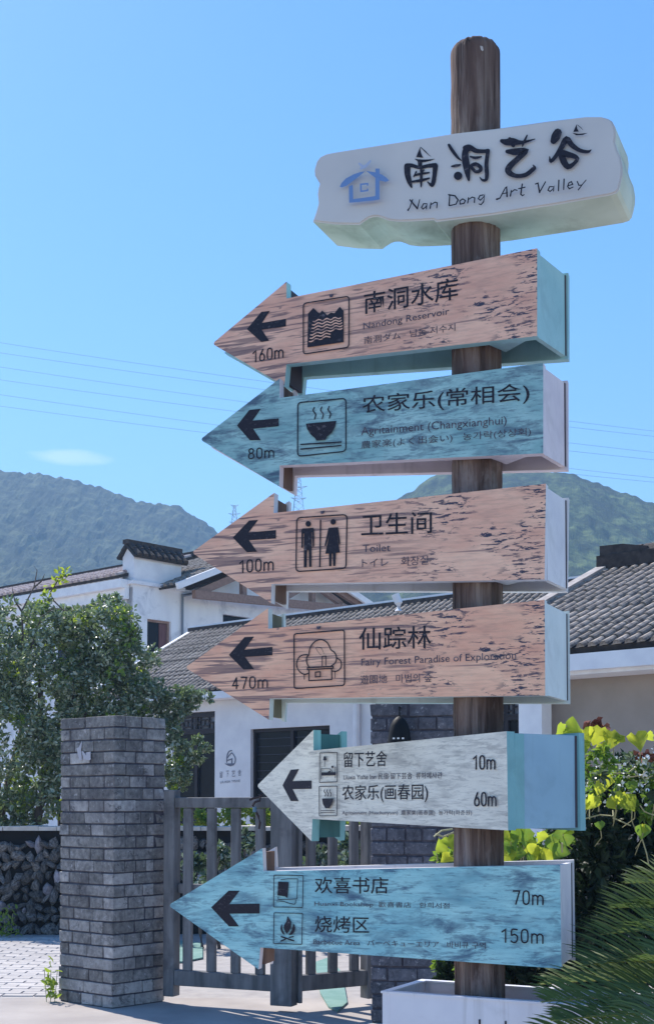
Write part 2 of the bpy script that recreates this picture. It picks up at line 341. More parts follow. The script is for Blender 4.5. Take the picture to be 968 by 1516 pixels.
# pavers, only where the photograph shows them
pm = []
for k in range(3):
    b = MB(); x, y = .118, .057
    b.add([(-x,-y,0),(x,-y,0),(x,y,0),(-x,y,0),(-x+.004,-y+.004,.008),(x-.004,-y+.004,.008),(x-.004,y-.004,.008),(-x+.004,y-.004,.008)],
          [(4,5,6,7),(0,1,5,4),(1,2,6,5),(2,3,7,6),(3,0,4,7)])
    o = b.build('paver', M_PAVE); me = o.data; bpy.data.objects.remove(o); pm.append(me)
cnt = 0
rows_ = 0
y = 10.3
while y < 14.7:
    x = -3.55 + (.12 if rows_ % 2 else 0)
    while x < -1.95:
        if cnt < 290:
            o = bpy.data.objects.new('paver', pm[cnt % 3])
            put(o, plaza, Matrix.Translation((x, y, -.003 + random.uniform(-.001,.002))) @ Matrix.Rotation(random.uniform(-.012,.012), 4, 'Z')); cnt += 1
        x += .244
    y += .123 if y < 12.6 else .135; rows_ += 1

# hills
def hill(name, sil, Y, x0, x1, seed, m, foot, nx=300, ny=70):
    v = []; f = []
    def row(px):
        for (a, ra), (b_, rb) in zip(sil, sil[1:]):
            if a <= px <= b_: 
                t = (px-a)/(b_-a); t = t*t*(3-2*t)*.5 + t*.5
                return ra + (rb-ra)*t
        return sil[0][1] if px < sil[0][0] else sil[-1][1]
    for j in range(ny):
        s = j/(ny-1)
        for i in range(nx):
            px = x0 + (x1-x0)*i/(nx-1)
            top = at(px, row(px), Y)
            q = s/.8 if s < .8 else 1
            yy = foot + (Y-foot)*s/.8
            if s <= .8: zz = (top.z+8) * (q**1.25) - 8
            else: zz = (top.z+8) * max(0, 1-((s-.8)/.2)**1.5*1.0) - 8
            X = top.x * (.75 + .25*q) if s <= .8 else top.x
            p = Vector((X, yy, zz)); amp = math.sin(min(q,1)*math.pi*.93 + .0)
            big = noise.fractal(Vector((X*.012+seed, yy*.010, 0)), 1, 2, 4)
            rid = abs(noise.noise(Vector((X*.022+seed, yy*.006, 3))))
            zz += amp*(1-q**4*.85)*(big*8 - rid*10)*(Y/500)
            cl = min(1, .6*noise.voronoi(Vector((X*.17, yy*.17, seed)))[0][0] + .5*noise.voronoi(Vector((X*.34, yy*.34, seed)))[0][0])
            zz += (1-cl)*4.2*(Y/500)*(1-.7*q**6) + 0*min(1, q*3) + noise.noise(Vector((X*.5, yy*.5, 1)))*1.0*(Y/500)
            v.append((X, yy, zz))
    for j in range(ny-1):
        for i in range(nx-1):
            a = j*nx+i; f.append((a, a+1, a+nx+1, a+nx))
    b = MB(); b.add(v, f); o = b.build(name, m)
    return tag(o, kind='structure')
def hillmat(name, a, b_, c):
    m, nt, bs = newmat(name)
    n = tex_noise(nt, .02, detail=5); col = ramp(nt, n, [(.35, a), (.65, b_)])
    n2 = tex_noise(nt, .16, detail=7, rough=.72); col = mixc(nt, ramp(nt, n2, [(.45, (0,0,0)), (.60, (.9,)*3)]), col, c)
    n3 = tex_noise(nt, .07, detail=5, rough=.7, loc=(9,4,1)); col = mixc(nt, ramp(nt, n3, [(.50, (0,0,0)), (.60, (.75,)*3)]), col, (.012,.022,.012,1))
    nt.links.new(col, bs.inputs['Base Color']); bs.inputs['Roughness'].default_value = .9; bs.inputs['Specular IOR Level'].default_value = .1
    bump(nt, bs, n2, 1, 4); return m
hill('hill', [(-500,640),(-250,672),(-60,690),(0,697),(70,703),(110,712),(150,722),(200,741),(258,750),(300,772),(335,800),(420,835),(560,872),(760,900),(900,930)], 520, -600, 900, 3.3,
     hillmat('far_forest', (.018,.032,.020,1), (.045,.065,.036,1), (.14,.16,.08,1)), 190, 420, 90)
hill('hill', [(380,900),(480,830),(560,765),(600,733),(640,708),(665,699),(720,696),(790,697),(840,702),(880,716),(930,732),(968,746),(1080,790),(1300,850)], 360, 360, 1500, 9.1,
     hillmat('near_forest', (.014,.034,.014,1), (.045,.080,.028,1), (.16,.21,.07,1)), 130, 380, 100)

# ------------------------------------------------------------------ buildings
A = Vector((.743, -.669, 0)); B = Vector((.669, .743, 0))
class Wall:                                       # vertical plane through p0 along direction d
    def __init__(s, p0, d): s.p = Vector(p0); s.d = Vector(d).normalized(); s.n = Vector((s.d.y, -s.d.x, 0)); s.M = fr(s.p, s.d)
    def tz(s, px, py): q = onplane(px, py, s.p, s.n) - s.p; return q.dot(s.d), q.z
    def P(s, t, z, o=0): return s.p + s.d*t + Vector((0,0,z)) + s.n*o
    def box(s, mb, t0, t1, z0, z1, o0, o1, mi=0): mb.box((t0, -o1, z0), (t1, -o0, z1), s.M, mi)
def wall_with_openings(mb, W, t0, t1, z1, opens, th=.2, z0=0):
    ts = sorted({t0, t1, *[a for o in opens for a in o[:2]]})
    for a, b_ in zip(ts, ts[1:]):
        if b_ - a < 1e-4: continue
        mid = (a+b_)/2; op = [o for o in opens if o[0] <= mid <= o[1]]
        if not op: W.box(mb, a, b_, z0, z1, -th, 0)
        else:
            zl, zh = op[0][2], op[0][3]
            if zl > z0+.01: W.box(mb, a, b_, z0, zl, -th, 0)
            if zh < z1-.01: W.box(mb, a, b_, zh, z1, -th, 0)
def lattice(W, parent, t0, t1, z0, z1, o, n):
    b = MB(); r = .012
    W.box(b, t0, t1, z0, z0+.03, o-.02, o+.012); W.box(b, t0, t1, z1-.03, z1, o-.02, o+.012)
    for k in range(n+1):
        t = t0 + (t1-t0)*k/n; W.box(b, t-r, t+r, z0+.03, z1-.03, o-.015, o+.008)
    rr = random.Random(5); h = z1-z0
    for k in range(n):
        a = t0 + (t1-t0)*k/n + r; c_ = t0 + (t1-t0)*(k+1)/n - r
        for q in ((.3, .7) if k % 2 else (.5,)):
            z = z0+h*q; W.box(b, a, c_, z-r, z+r, o-.014, o+.006)
        m_ = (a+c_)/2
        if k % 2 == 0: W.box(b, m_-r, m_+r, z0+.03, z0+h*.5-r, o-.013, o+.005)
        else: W.box(b, m_-r, m_+r, z0+h*.3+r, z0+h*.7-r, o-.013, o+.005)
    return b.build('lattice', M_LATT, parent)
def tiled_roof(parent, e0, e1, up, m, pitch=.15, seg=.16, ncap=290, bed=M_TILEDARK, lift=.03, r=None, wave=True):
    """e0->e1 eave line, up = vector eave->ridge; columns of overlapping half-round tiles"""
    e0, e1, up = Vector(e0), Vector(e1), Vector(up); L = (e1-e0).length; x = (e1-e0).normalized(); u = up.normalized(); H = up.length
    n = u.cross(x).normalized();  n = n if n.z > 0 else -n
    b = MB(); lo = n*-.06
    q = [e0, e1, e1+up, e0+up]; b.add([p+lo for p in q] + q, [(3,2,1,0),(4,5,6,7),(0,1,5,4),(1,2,6,5),(2,3,7,6),(3,0,4,7)])
    b.build('roof_bed', bed, parent)
    r = r or pitch*.29; meshes = []
    ns = max(2, int(H/seg)); sl_ = H/ns
    for var in range(3):
        mb = MB()
        for i in range(ns):
            j = [random.uniform(-.006,.006) for _ in range(2)]
            y0 = i*sl_ - .02; y1 = (i+1)*sl_ + .015; rr0 = r*1.08*random.uniform(.95,1.06); rr1 = r*.93
            vs = []
            for yy, rr, zz in ((y0, rr0, .007), (y1, rr1, 0)):
                for k in range(6):
                    a = math.pi*k/5; vs.append((-math.cos(a)*rr + j[0], yy, math.sin(a)*rr*1.0 + zz + j[1]*.5 + .004))
            fs = [(k, k+1, k+7, k+6) for k in range(5)] + [(0,1,2,3,4,5)]
            mb.add(vs, fs)
        o = mb.build('tile_row', m); meshes.append(o.data); bpy.data.objects.remove(o)
    cols = int(L/pitch); F = Matrix(((x.x,u.x,n.x,0),(x.y,u.y,n.y,0),(x.z,u.z,n.z,0),(0,0,0,1)))
    for c in range(cols):
        if c >= ncap: break
        p = e0 + x*((c+.5)*L/cols)
        put(bpy.data.objects.new('tile_row', meshes[c % 3]), parent, Matrix.Translation(p) @ F)
def bar(b, p, q, wdt, hgt, mi=0):
    p, q = Vector(p), Vector(q); M = fr(p, (q-p), Vector((0,0,1)))
    d = (q-p); L = d.length; x = d.normalized(); y = Vector((0,0,1)).cross(x).normalized(); z = x.cross(y)
    M = Matrix(((x.x,y.x,z.x,p.x),(x.y,y.y,z.y,p.y),(x.z,y.z,z.z,p.z),(0,0,0,1)))
    b.box((0,-wdt/2,-hgt/2),(L,wdt/2,hgt/2), M, mi)

M_PANE = flat('pale_transom_pane', srgb(134,134,142), .5)
# --- middle house
Wc = Wall((-.84, 20, 0), A)
hc = thing('house', 'low white house with grey tiled roof and latticed windows behind the gate', 'house', (-.84, 20, 0))
def oc(px0, px1, row): 
    t0, _ = Wc.tz(px0, 1100); t1, _ = Wc.tz(px1, 1100); _, z = Wc.tz(px0, row); return t0, t1, z
w1 = oc(255, 318, 1057); d1 = oc(371, 488, 1080); w2 = oc(552, 788, 1040)
b = MB(); wall_with_openings(b, Wc, -4.0, 5.2, 3.12, [(w1[0], w1[1], .3, w1[2]), (d1[0], d1[1], .02, d1[2]), (w2[0], w2[1], .5, w2[2])])
b.box((-4.0, .2, 0), (-3.8, 4.4, 3.12), Wc.M); b.box((5.0, .2, 0), (5.2, 4.4, 3.12), Wc.M); b.box((-3.8, 4.2, 0), (5.0, 4.4, 3.12), Wc.M)
b.add([Wc.P(-3.9, 3.12, 0), Wc.P(-3.9, 3.12, -4.4), Wc.P(-3.9, 4.47, -2.2)], [(0,1,2)]); b.add([Wc.P(5.1, 3.12, 0), Wc.P(5.1, 3.12, -4.4), Wc.P(5.1, 4.47, -2.2)], [(0,1,2)])
b.build('wall', M_WHITE, hc)
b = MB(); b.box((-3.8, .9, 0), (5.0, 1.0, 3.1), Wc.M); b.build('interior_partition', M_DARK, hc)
eo = Wc.P(-4.06, 3.18, .25); e1 = Wc.P(5.3, 3.18, .25)
tiled_roof(hc, eo, e1, B*2.45 + Vector((0,0,1.41)), M_TILE, .125, .16)
tiled_roof(hc, Wc.P(5.3,3.18,-4.65), Wc.P(-4.06,3.18,-4.65), -B*2.45 + Vector((0,0,1.41)), M_TILE, .34, .4)
b = MB(); Wc.box(b, -4.1, 5.35, 3.04, 3.15, .02, .28); b.build('fascia', M_TRIM, hc)
rp = Wc.P(-4.12, 4.55, -2.2); b = MB(); bar(b, rp, rp + A*9.5, .26, .14); b.build('ridge', M_RIDGE, hc)
b = MB(); bar(b, rp + Vector((0,0,.09)), rp + A*9.5 + Vector((0,0,.09)), .2, .035); b.build('ridge_cap', M_TRIM, hc)
b = MB(); bar(b, eo + Vector((0,0,.05)) - A*.05, rp + A*.02 + Vector((0,0,.02)), .09, .09); b.build('verge', M_TRIM, hc)
b = MB(); q = Wc.P(2.0, 4.5, -1.9); b.tube([at(590,905,20.0), at(590,893,20.0), at(585,880,20.0)], .06, 8); b.build('vent_pipe', M_TRIM, hc)
# windows
for nm, (t0, t1, zt), zb, nl, nd in (('window', w1, .3, 5, 2), ('door', d1, .02, 0, 2), ('window', w2, .5, 16, 6)):
    b = MB(); Wc.box(b, t0, t1, zb, zt, -.12, -.10); f = b.build(nm, M_GLASS, hc)
    b = MB()
    for k in range(nd+1):
        t = t0 + (t1-t0)*k/nd; Wc.box(b, max(t0, t-.03), min(t1, t+.03), zb, zt, -.10, -.06)
    Wc.box(b, t0, t1, zt-.05, zt, -.10, -.055)
    if nl: Wc.box(b, t0, t1, zt-.34, zt-.29, -.10, -.055)
    b.build('frame', M_LATT, f)
    if nl:
        lattice(Wc, f, t0, t1, zt-.29, zt-.05, -.06, nl)
        b = MB(); Wc.box(b, t0, t1, zt-.29, zt-.05, -.099, -.092); b.build('pane', M_PANE, f)
# dark louvre lines on the door
b = MB()
for k in range(9):
    z = d1[2]-.15-k*.12; Wc.box(b, d1[0]+.06, d1[1]-.06, z, z+.008, -.098, -.09)
b.build('louvre', flat('louvre_slate', srgb(48,50,70), .4), hc)
# white pipe on the wall
b = MB(); t0, _ = Wc.tz(532, 1100); b.tube([Wc.P(t0, .1, .06), Wc.P(t0, 3.0, .06)], .05, 8); b.build('drain_pipe', M_TRIM, hc)

# --- text machinery
PT = {}
def textmesh(s, shear=0, off=0):
    k = (s, shear, off)
    if k in PT: return PT[k]
    cu = bpy.data.curves.new('t', 'FONT'); cu.body = s; cu.resolution_u = 3; cu.shear = shear; cu.offset = off; cu.fill_mode = 'FRONT'
    o = bpy.data.objects.new('t', cu); sc.collection.objects.link(o)
    dg = bpy.context.evaluated_depsgraph_get(); me = bpy.data.meshes.new_from_object(o.evaluated_get(dg))
    vs = [tuple(v.co) for v in me.vertices]; fs = [tuple(p.vertices) for p in me.polygons]
    bpy.data.objects.remove(o); bpy.data.meshes.remove(me)
    PT[k] = (vs, fs); return PT[k]
class Face:                                       # printed face of a board
    def __init__(s, p0, n): s.p = Vector(p0); s.n = Vector(n); s.k = 0        # n points at the viewer
    def at(s, px, py, lift=0): return onplane(px, py, s.p, s.n) + s.n*lift
    def lift(s): s.k += 1; return .0012 + .00012*s.k
    def text(s, parent, txt, bl, br, tl, m, latin=False, name='lettering', off=0, shear=0):
        vs, fs = textmesh(txt, shear, off)
        x0 = min(v[0] for v in vs); x1 = max(v[0] for v in vs); y0 = 0 if latin else min(v[1] for v in vs); y1 = max(v[1] for v in vs)
        h = s.lift(); P0, Px, Py = s.at(*bl, h), s.at(*br, h), s.at(*tl, h); X = Px-P0; Yv = Py-P0
        Yv = Vector((0, 0, Yv.z))                 # letters stand upright
        b = MB(); b.add([P0 + X*((v[0]-x0)/(x1-x0)) + Yv*((v[1]-y0)/(y1-y0)) for v in vs], fs)
        return b.build(name, m, parent)
    def poly(s, mb, pts, z=None, mi=0):
        h = s.lift(); P = [s.at(*p, h) for p in pts]; mb.add(P, tessellate_polygon([P]), mi)
    def stroke(s, mb, pts, closed=False, mi=0, sm=0):
        if sm:                                    # catmull-rom smoothing of (x, y, w)
            Q = []; n = len(pts)
            for i in range(n if closed else n-1):
                g = lambda j: pts[j % n] if closed else pts[min(max(j, 0), n-1)]
                a, b_, c_, d = g(i-1), g(i), g(i+1), g(i+2)
                for k in range(sm):
                    t = k/sm; Q.append(tuple(.5*((2*b_[e]) + (-a[e]+c_[e])*t + (2*a[e]-5*b_[e]+4*c_[e]-d[e])*t*t + (-a[e]+3*b_[e]-3*c_[e]+d[e])*t**3) for e in range(3)))
            if not closed: Q.append(pts[-1])
            pts = Q
        h = s.lift(); L = []; Rr = []; n = len(pts)
        for i, (x, y, wd) in enumerate(pts):
            a = pts[(i-1) % n] if closed or i > 0 else pts[i]; b_ = pts[(i+1) % n] if closed or i < n-1 else pts[i]
            d1_ = Vector((x-a[0], y-a[1])); d2_ = Vector((b_[0]-x, b_[1]-y))
            if d1_.length < 1e-6: d1_ = d2_
            if d2_.length < 1e-6: d2_ = d1_
            d = d1_.normalized() + d2_.normalized()
            d = d.normalized() if d.length > .1 else d2_.normalized()
            c_ = max(.55, abs(d.dot(d2_.normalized()))); wd = max(wd, .15)
            nx, ny = -d.y*wd/2/c_, d.x*wd/2/c_
            L.append(s.at(x+nx, y+ny, h)); Rr.append(s.at(x-nx, y-ny, h))
        k = n if closed else n-1
        mb.add(L+Rr, [(i, (i+1) % n, n+(i+1) % n, n+i) for i in range(k)], mi)
        if not closed:                            # round ends
            for i in (0, n-1):
                x, y, wd = pts[i]; q = [(x+math.cos(a*math.pi/4)*wd/2, y+math.sin(a*math.pi/4)*wd/2) for a in range(8)]
                if wd > 1.2: s.poly(mb, q, mi=mi)
    def circle(s, mb, c, r, mi=0, n=14): s.poly(mb, [(c[0]+math.cos(2*math.pi*k/n)*r, c[1]+math.sin(2*math.pi*k/n)*r) for k in range(n)], mi=mi)
def zm(ox, oy, k): return lambda pts: [(ox+p[0]*k, oy+p[1]*k) + ((p[2]*k,) if len(p) > 2 else ()) for p in pts]
def rr(pts, w, rad=.12):                          # rounded quad outline as stroke points
    out = []; n = len(pts)
    for i in range(n):
        p, a, b_ = Vector(pts[i]), Vector(pts[i-1]), Vector(pts[(i+1) % n])
        da, db = (a-p), (b_-p); l = min(da.length, db.length)*rad
        p1 = p+da.normalized()*l; p2 = p+db.normalized()*l
        for t in (0, .33, .67, 1):
            q = p1*(1-t)**2 + p*2*t*(1-t) + p2*t*t; out.append((q.x, q.y, w))
    return out

# emblem and name on the white wall of the middle house
fw = Face(Wc.p + Wc.n*.004, Wc.n); M_GREYINK = flat('grey_wall_lettering', srgb(108,112,128), .6)
z = zm(310, 1090, .0723); b = MB()
fw.stroke(b, z([(460,300,20),(400,320,24),(365,400,24),(355,540,20)]), sm=3); fw.stroke(b, z([(370,450,16),(440,360,24),(475,360,20),(530,460,20),(520,560,20)]), sm=3)
fw.stroke(b, z([(380,500,24),(460,470,24),(460,560,24)])); fw.poly(b, z([(310,565),(530,560),(500,600),(430,625),(370,605)]))
b.build('emblem', M_GREYINK, hc)
for ch, x0_, x1_, y_ in (('留',212,270,860),('下',340,400,845),('艺',455,530,835),('舍',585,650,820)):
    q = z([(x0_, y_), (x1_, y_-3), (x0_, y_-130)]); fw.text(hc, ch, q[0], q[1], q[2], M_GREYINK)
q = z([(225,972),(632,940),(225,925)]); fw.text(hc, 'LIUXIA YISHE', q[0], q[1], q[2], M_GREYINK, True)

# --- right house
M_VERGE = surf('weathered_verge', srgb(140,132,130), srgb(172,164,160), 9, bmp=.3, c2=srgb(90,84,84), s2=6)
zr = 2.81; E0 = Vector((1.19, 12.62, zr)); RR = Vector((3.065, 14.72, 4.02))
hr = thing('house', 'beige walled house with dark tiled roof right of the signs', 'house', (3.2, 13.0, 0))
upv = RR - E0
tiled_roof(hr, E0, E0 + A*6.2, upv, M_TILE, .118, .20)
tiled_roof(hr, E0 + A*6.2 + B*5.6, E0 + B*5.6, Vector((-upv.x, -upv.y, upv.z)), M_TILE, .3, .4)
b = MB(); bar(b, RR - A*.05 + Vector((0,0,.06)), RR + A*6.2 + Vector((0,0,.06)), .26, .15); b.build('ridge', M_RIDGE, hr)
for k in range(14):
    b = MB(); p = RR + A*(k*.43 + .05) + Vector((0,0,.16)); b.add([p + A*t + B*s_ + Vector((0,0,zz)) for t in (0,.40) for s_, zz in ((-.1,-.025),(-.06,.04),(0,.065),(.06,.04),(.1,-.025))],
        [(i,i+1,i+6,i+5) for i in range(4)] + [(0,1,2,3,4),(5,6,7,8,9)]); b.build('ridge_tile', M_RIDGE, hr)
b = MB(); p = RR + Vector((0,0,.17)); b.prism([p + A*t + B*.09 + Vector((0,0,zz)) for t, zz in ((-.03,-.1),(-.03,.08),(.25,.07),(.55,.01),(.55,-.1))], [p + A*t - B*.09 + Vector((0,0,zz)) for t, zz in ((-.03,-.1),(-.03,.08),(.25,.07),(.55,.01),(.55,-.1))]); b.build('ridge_end', M_RIDGE, hr)
b = MB(); bar(b, E0 + Vector((0,0,.05)), RR + Vector((0,0,.03)), .13, .07); b.build('verge', M_VERGE, hr)
Wr = Wall(E0 - Vector((0,0,zr)) + A*.75 + B*.42, A)
b = MB(); b.box((-.02, .0, 0), (5.3, .2, zr-.02), Wr.M); b.box((0, .2, 0), (.2, 4.7, zr-.02), Wr.M); b.box((5.1, .2, 0), (5.3, 4.7, zr-.02), Wr.M); b.box((.2, 4.5, 0), (5.1, 4.7, zr-.02), Wr.M)
b.add([Wr.P(.1, zr-.02, 0), Wr.P(.1, zr-.02, -4.7), Wr.P(.1, zr+1.15, -2.35)], [(0,1,2)]); b.add([Wr.P(5.2, zr-.02, 0), Wr.P(5.2, zr-.02, -4.7), Wr.P(5.2, zr+1.15, -2.35)], [(0,1,2)])
b.build('wall', M_BEIGE, hr)
b = MB(); Wr.box(b, -.8, 5.5, zr-.20, zr-.055, .36, .44); b.build('fascia', M_TRIM, hr)
b = MB(); Wr.box(b, -.8, 5.5, zr-.23, zr-.20, .0, .36); b.build('soffit', M_TRIM, hr)
t0, _ = Wr.tz(791, 1060); t1, _ = Wr.tz(825, 1060)
b = MB(); Wr.box(b, t0, t1, 0, zr-.23, .10, .26); b.build('column', M_TRIM, hr)

# --- left two storey house
C0 = Vector((-4.335, 30, 0))
Wb = Wall(C0, B); Wa = Wall(C0, A)               # gable face (receding right), wing face (t negative = away left)
hb = thing('house', 'white two storey house with brown timber gable behind the leafy tree', 'house', C0)
wt0, _ = Wb.tz(218, 930); wt1, _ = Wb.tz(253, 930); _, wz1 = Wb.tz(218, 916); _, wz0 = Wb.tz(218, 965)
s0, _ = Wb.tz(330, 910); s1, _ = Wb.tz(372, 910); _, sz1 = Wb.tz(330, 909)
b = MB(); wall_with_openings(b, Wb, 0, 8.3, 6.42, [(wt0, wt1, wz0, wz1), (s0, s1, sz1-.5, sz1)])
b.box((-12, 0.0, 0), (-.003, .2, 6.3), Wa.M)
b.box((-12, 6.8, 0), (-.2, 7.0, 6.3), Wa.M); b.box((-12, .2, 0), (-11.8, 6.8, 6.3), Wa.M)
b.build('wall', M_WHITE2, hb)
# gable triangle
tl_, zl_ = Wb.tz(292, 880); tr_, zr_ = Wb.tz(545, 902); ta = (tl_+tr_)/2; za = 7.75; zb_ = 6.42
b = MB(); b.prism([Wb.P(tl_-.2, zb_, -.02), Wb.P(ta, za-.05, -.02), Wb.P(tr_+.2, zb_, -.02)], [Wb.P(tl_-.2, zb_, -.2), Wb.P(ta, za-.05, -.2), Wb.P(tr_+.2, zb_, -.2)]); b.build('gable', M_WHITE, hb)
Wt = Wall(C0 + A*.42, B); Wv = Wall(C0 + A*.58, B)
jl, ja, jr = Wt.tz(289, 879), Wt.tz(418, 824), Wt.tz(548, 906)
def tb(p, q, o, wd, nm): b = MB(); bar(b, Wt.P(p[0], p[1], o), Wt.P(q[0], q[1], o), .12, wd); b.build(nm, M_TIMBER, hb)
tb(jl, ja, .0, .17, 'beam'); tb(ja, jr, .03, .17, 'beam'); tb((jl[0]-.1, jl[1]-.03), (jr[0], jr[1]), .06, .19, 'beam')
for px_, ra_, rb_ in ((361, 852, 888), (463, 848, 898)):
    a_, b2_ = Wt.tz(px_, ra_), Wt.tz(px_, rb_); tb((a_[0], a_[1]), (a_[0]+.01, b2_[1]), -.03, .14, 'strut')
tb(Wt.tz(426, 884), Wt.tz(463, 862), -.06, .13, 'brace'); tb(Wt.tz(463, 862), Wt.tz(507, 894), -.06, .13, 'brace')
# gable roof slopes run back along -A
ov = A*.55
vl, va, vr = Wv.tz(260, 866), Wv.tz(415, 806), Wv.tz(556, 900)
for sgn, te in enumerate((vl, vr)):
    e_a = Wv.P(te[0], te[1], 0); e_b = e_a - A*8; up_ = Wv.P(va[0], va[1], 0) - e_a
    if sgn == 0: tiled_roof(hb, e_b, e_a, up_, M_TILE, .22, .26)
    else: tiled_roof(hb, e_a, e_b, up_, M_TILE, .22, .26)
    b = MB(); bar(b, e_a + A*.05 + Vector((0,0,-.03)), e_a + up_ + A*.05 + Vector((0,0,-.03)), .08, .15); b.build('verge', M_TRIM, hb)
b = MB(); p = Wv.P(va[0], va[1]+.05, 0); bar(b, p + A*.05, p - A*8, .25, .16); b.build('ridge', M_RIDGE, hb)
# corner tower block with its tiled cap
c0, zc0 = Wb.tz(203, 863); c1, _ = Wb.tz(267, 863); _, zc1 = Wb.tz(203, 824)
b = MB(); Wb.box(b, c0-.12, c1, 6.42, zc1, -.36, .03); b.build('parapet', M_WHITE, hb)
b = MB(); Wb.box(b, c0-.2, c1+.08, 6.36, 6.44, -.42, .09); b.build('ledge', M_WHITE2, hb)
e0_ = Wb.P(c0-.2, zc1+.0, .16); e1_ = Wb.P(c1+.1, zc1+.0, .16); upc = -Wb.n*.32 + Vector((0,0,.30))
cap = MB(); cap.prism([Wb.P(c0-.12, zc1, .03), Wb.P(c0-.12, zc1, -.36), Wb.P(c0-.12, zc1+.24, -.165)], [Wb.P(c1, zc1, .03), Wb.P(c1, zc1, -.36), Wb.P(c1, zc1+.24, -.165)]); cap.build('cap_core', M_WHITE, hb)
tiled_roof(hb, e0_, e1_, upc, M_RIDGE, .18, .2, r=.07)
tiled_roof(hb, Wb.P(c1+.1, zc1, -.49), Wb.P(c0-.2, zc1, -.49), Wb.n*.32 + Vector((0,0,.30)), M_RIDGE, .18, .2, r=.07)
b = MB(); pr = Wb.P(c0-.22, zc1+.33, -.165); bar(b, pr, pr + B*(c1-c0+.36), .16, .1); b.build('cap_ridge', M_RIDGE, hb)
# wing roof (A direction, left)
ez = Wa.tz(170, 858)[1]
ea = Wa.P(-11.5, ez, .3); eb = Wa.P(-.15, ez, .3)
tiled_roof(hb, ea, eb, B*2.3 + Vector((0,0,.75)), M_TILE2, .23, .28)
b = MB(); p = Wa.P(-11.5, ez+.80, -2.05); bar(b, p, p + A*11.4, .2, .12); b.build('ridge', M_RIDGE, hb)
b = MB(); Wa.box(b, -11.6, -.1, ez-.26, ez-.07, .02, .28); Wa.box(b, -11.6, -.1, ez-.5, ez-.263, .02, .14); b.build('cornice', M_TRIM, hb)
for k in range(4):
    t1w = -1.6 - k*2.2; b = MB(); Wa.box(b, t1w-1.1, t1w, 3.9, 5.6, .003, .03); f = b.build('window', M_GLASS, hb)
    b = MB(); Wa.box(b, t1w-1.16, t1w+.06, 5.6, 5.68, .003, .06); Wa.box(b, t1w-.58, t1w-.52, 3.9, 5.6, .03, .05); b.build('frame', M_TRIM, f)
# window on the gable face
b = MB(); Wb.box(b, wt0, wt1, wz0, wz1, -.14, -.12); f = b.build('window', M_GLASS, hb)
b = MB(); Wb.box(b, wt0, wt0+.05, wz0, wz1, -.12, -.06); Wb.box(b, wt1-.05, wt1, wz0, wz1, -.12, -.06); Wb.box(b, wt0+.05, wt1-.05, wz1-.05, wz1, -.12, -.06); b.build('frame', M_TIMBER, f)
b = MB(); mw = (wt1-wt0); Wb.box(b, wt0+mw*.62, wt1-.06, wz0, wz1-.06, -.118, -.10); b.build('curtain', surf('maroon_curtain', srgb(96,66,70), srgb(116,84,84), 12, (6,6,.2)), f)
b = MB(); Wb.box(b, s0, s1, sz1-.5, sz1, -.14, -.12); f = b.build('window', M_GLASS, hb)
b = MB(); t0, _ = Wb.tz(268, 900); b.tube([Wb.P(t0, 6.3, .05), Wb.P(t0, 3.0, .05)], .03, 6); b.tube([Wb.P(t0-.02, 6.25, .08), Wb.P(t0+.28, 6.33, .08)], .035, 6); b.build('drain_pipe', M_STEEL, hb)
b = MB(); t0, _ = Wb.tz(205, 900); b.tube([Wa.P(-.35, 6.2, .12), Wa.P(-.3, 6.05, .14), Wa.P(-.12, 5.6, .12), Wa.P(-.08, 5.0, .1), Wa.P(-.08, 4.0, .1)], .05, 8); b.build('drain_pipe', M_TRIM, hb)

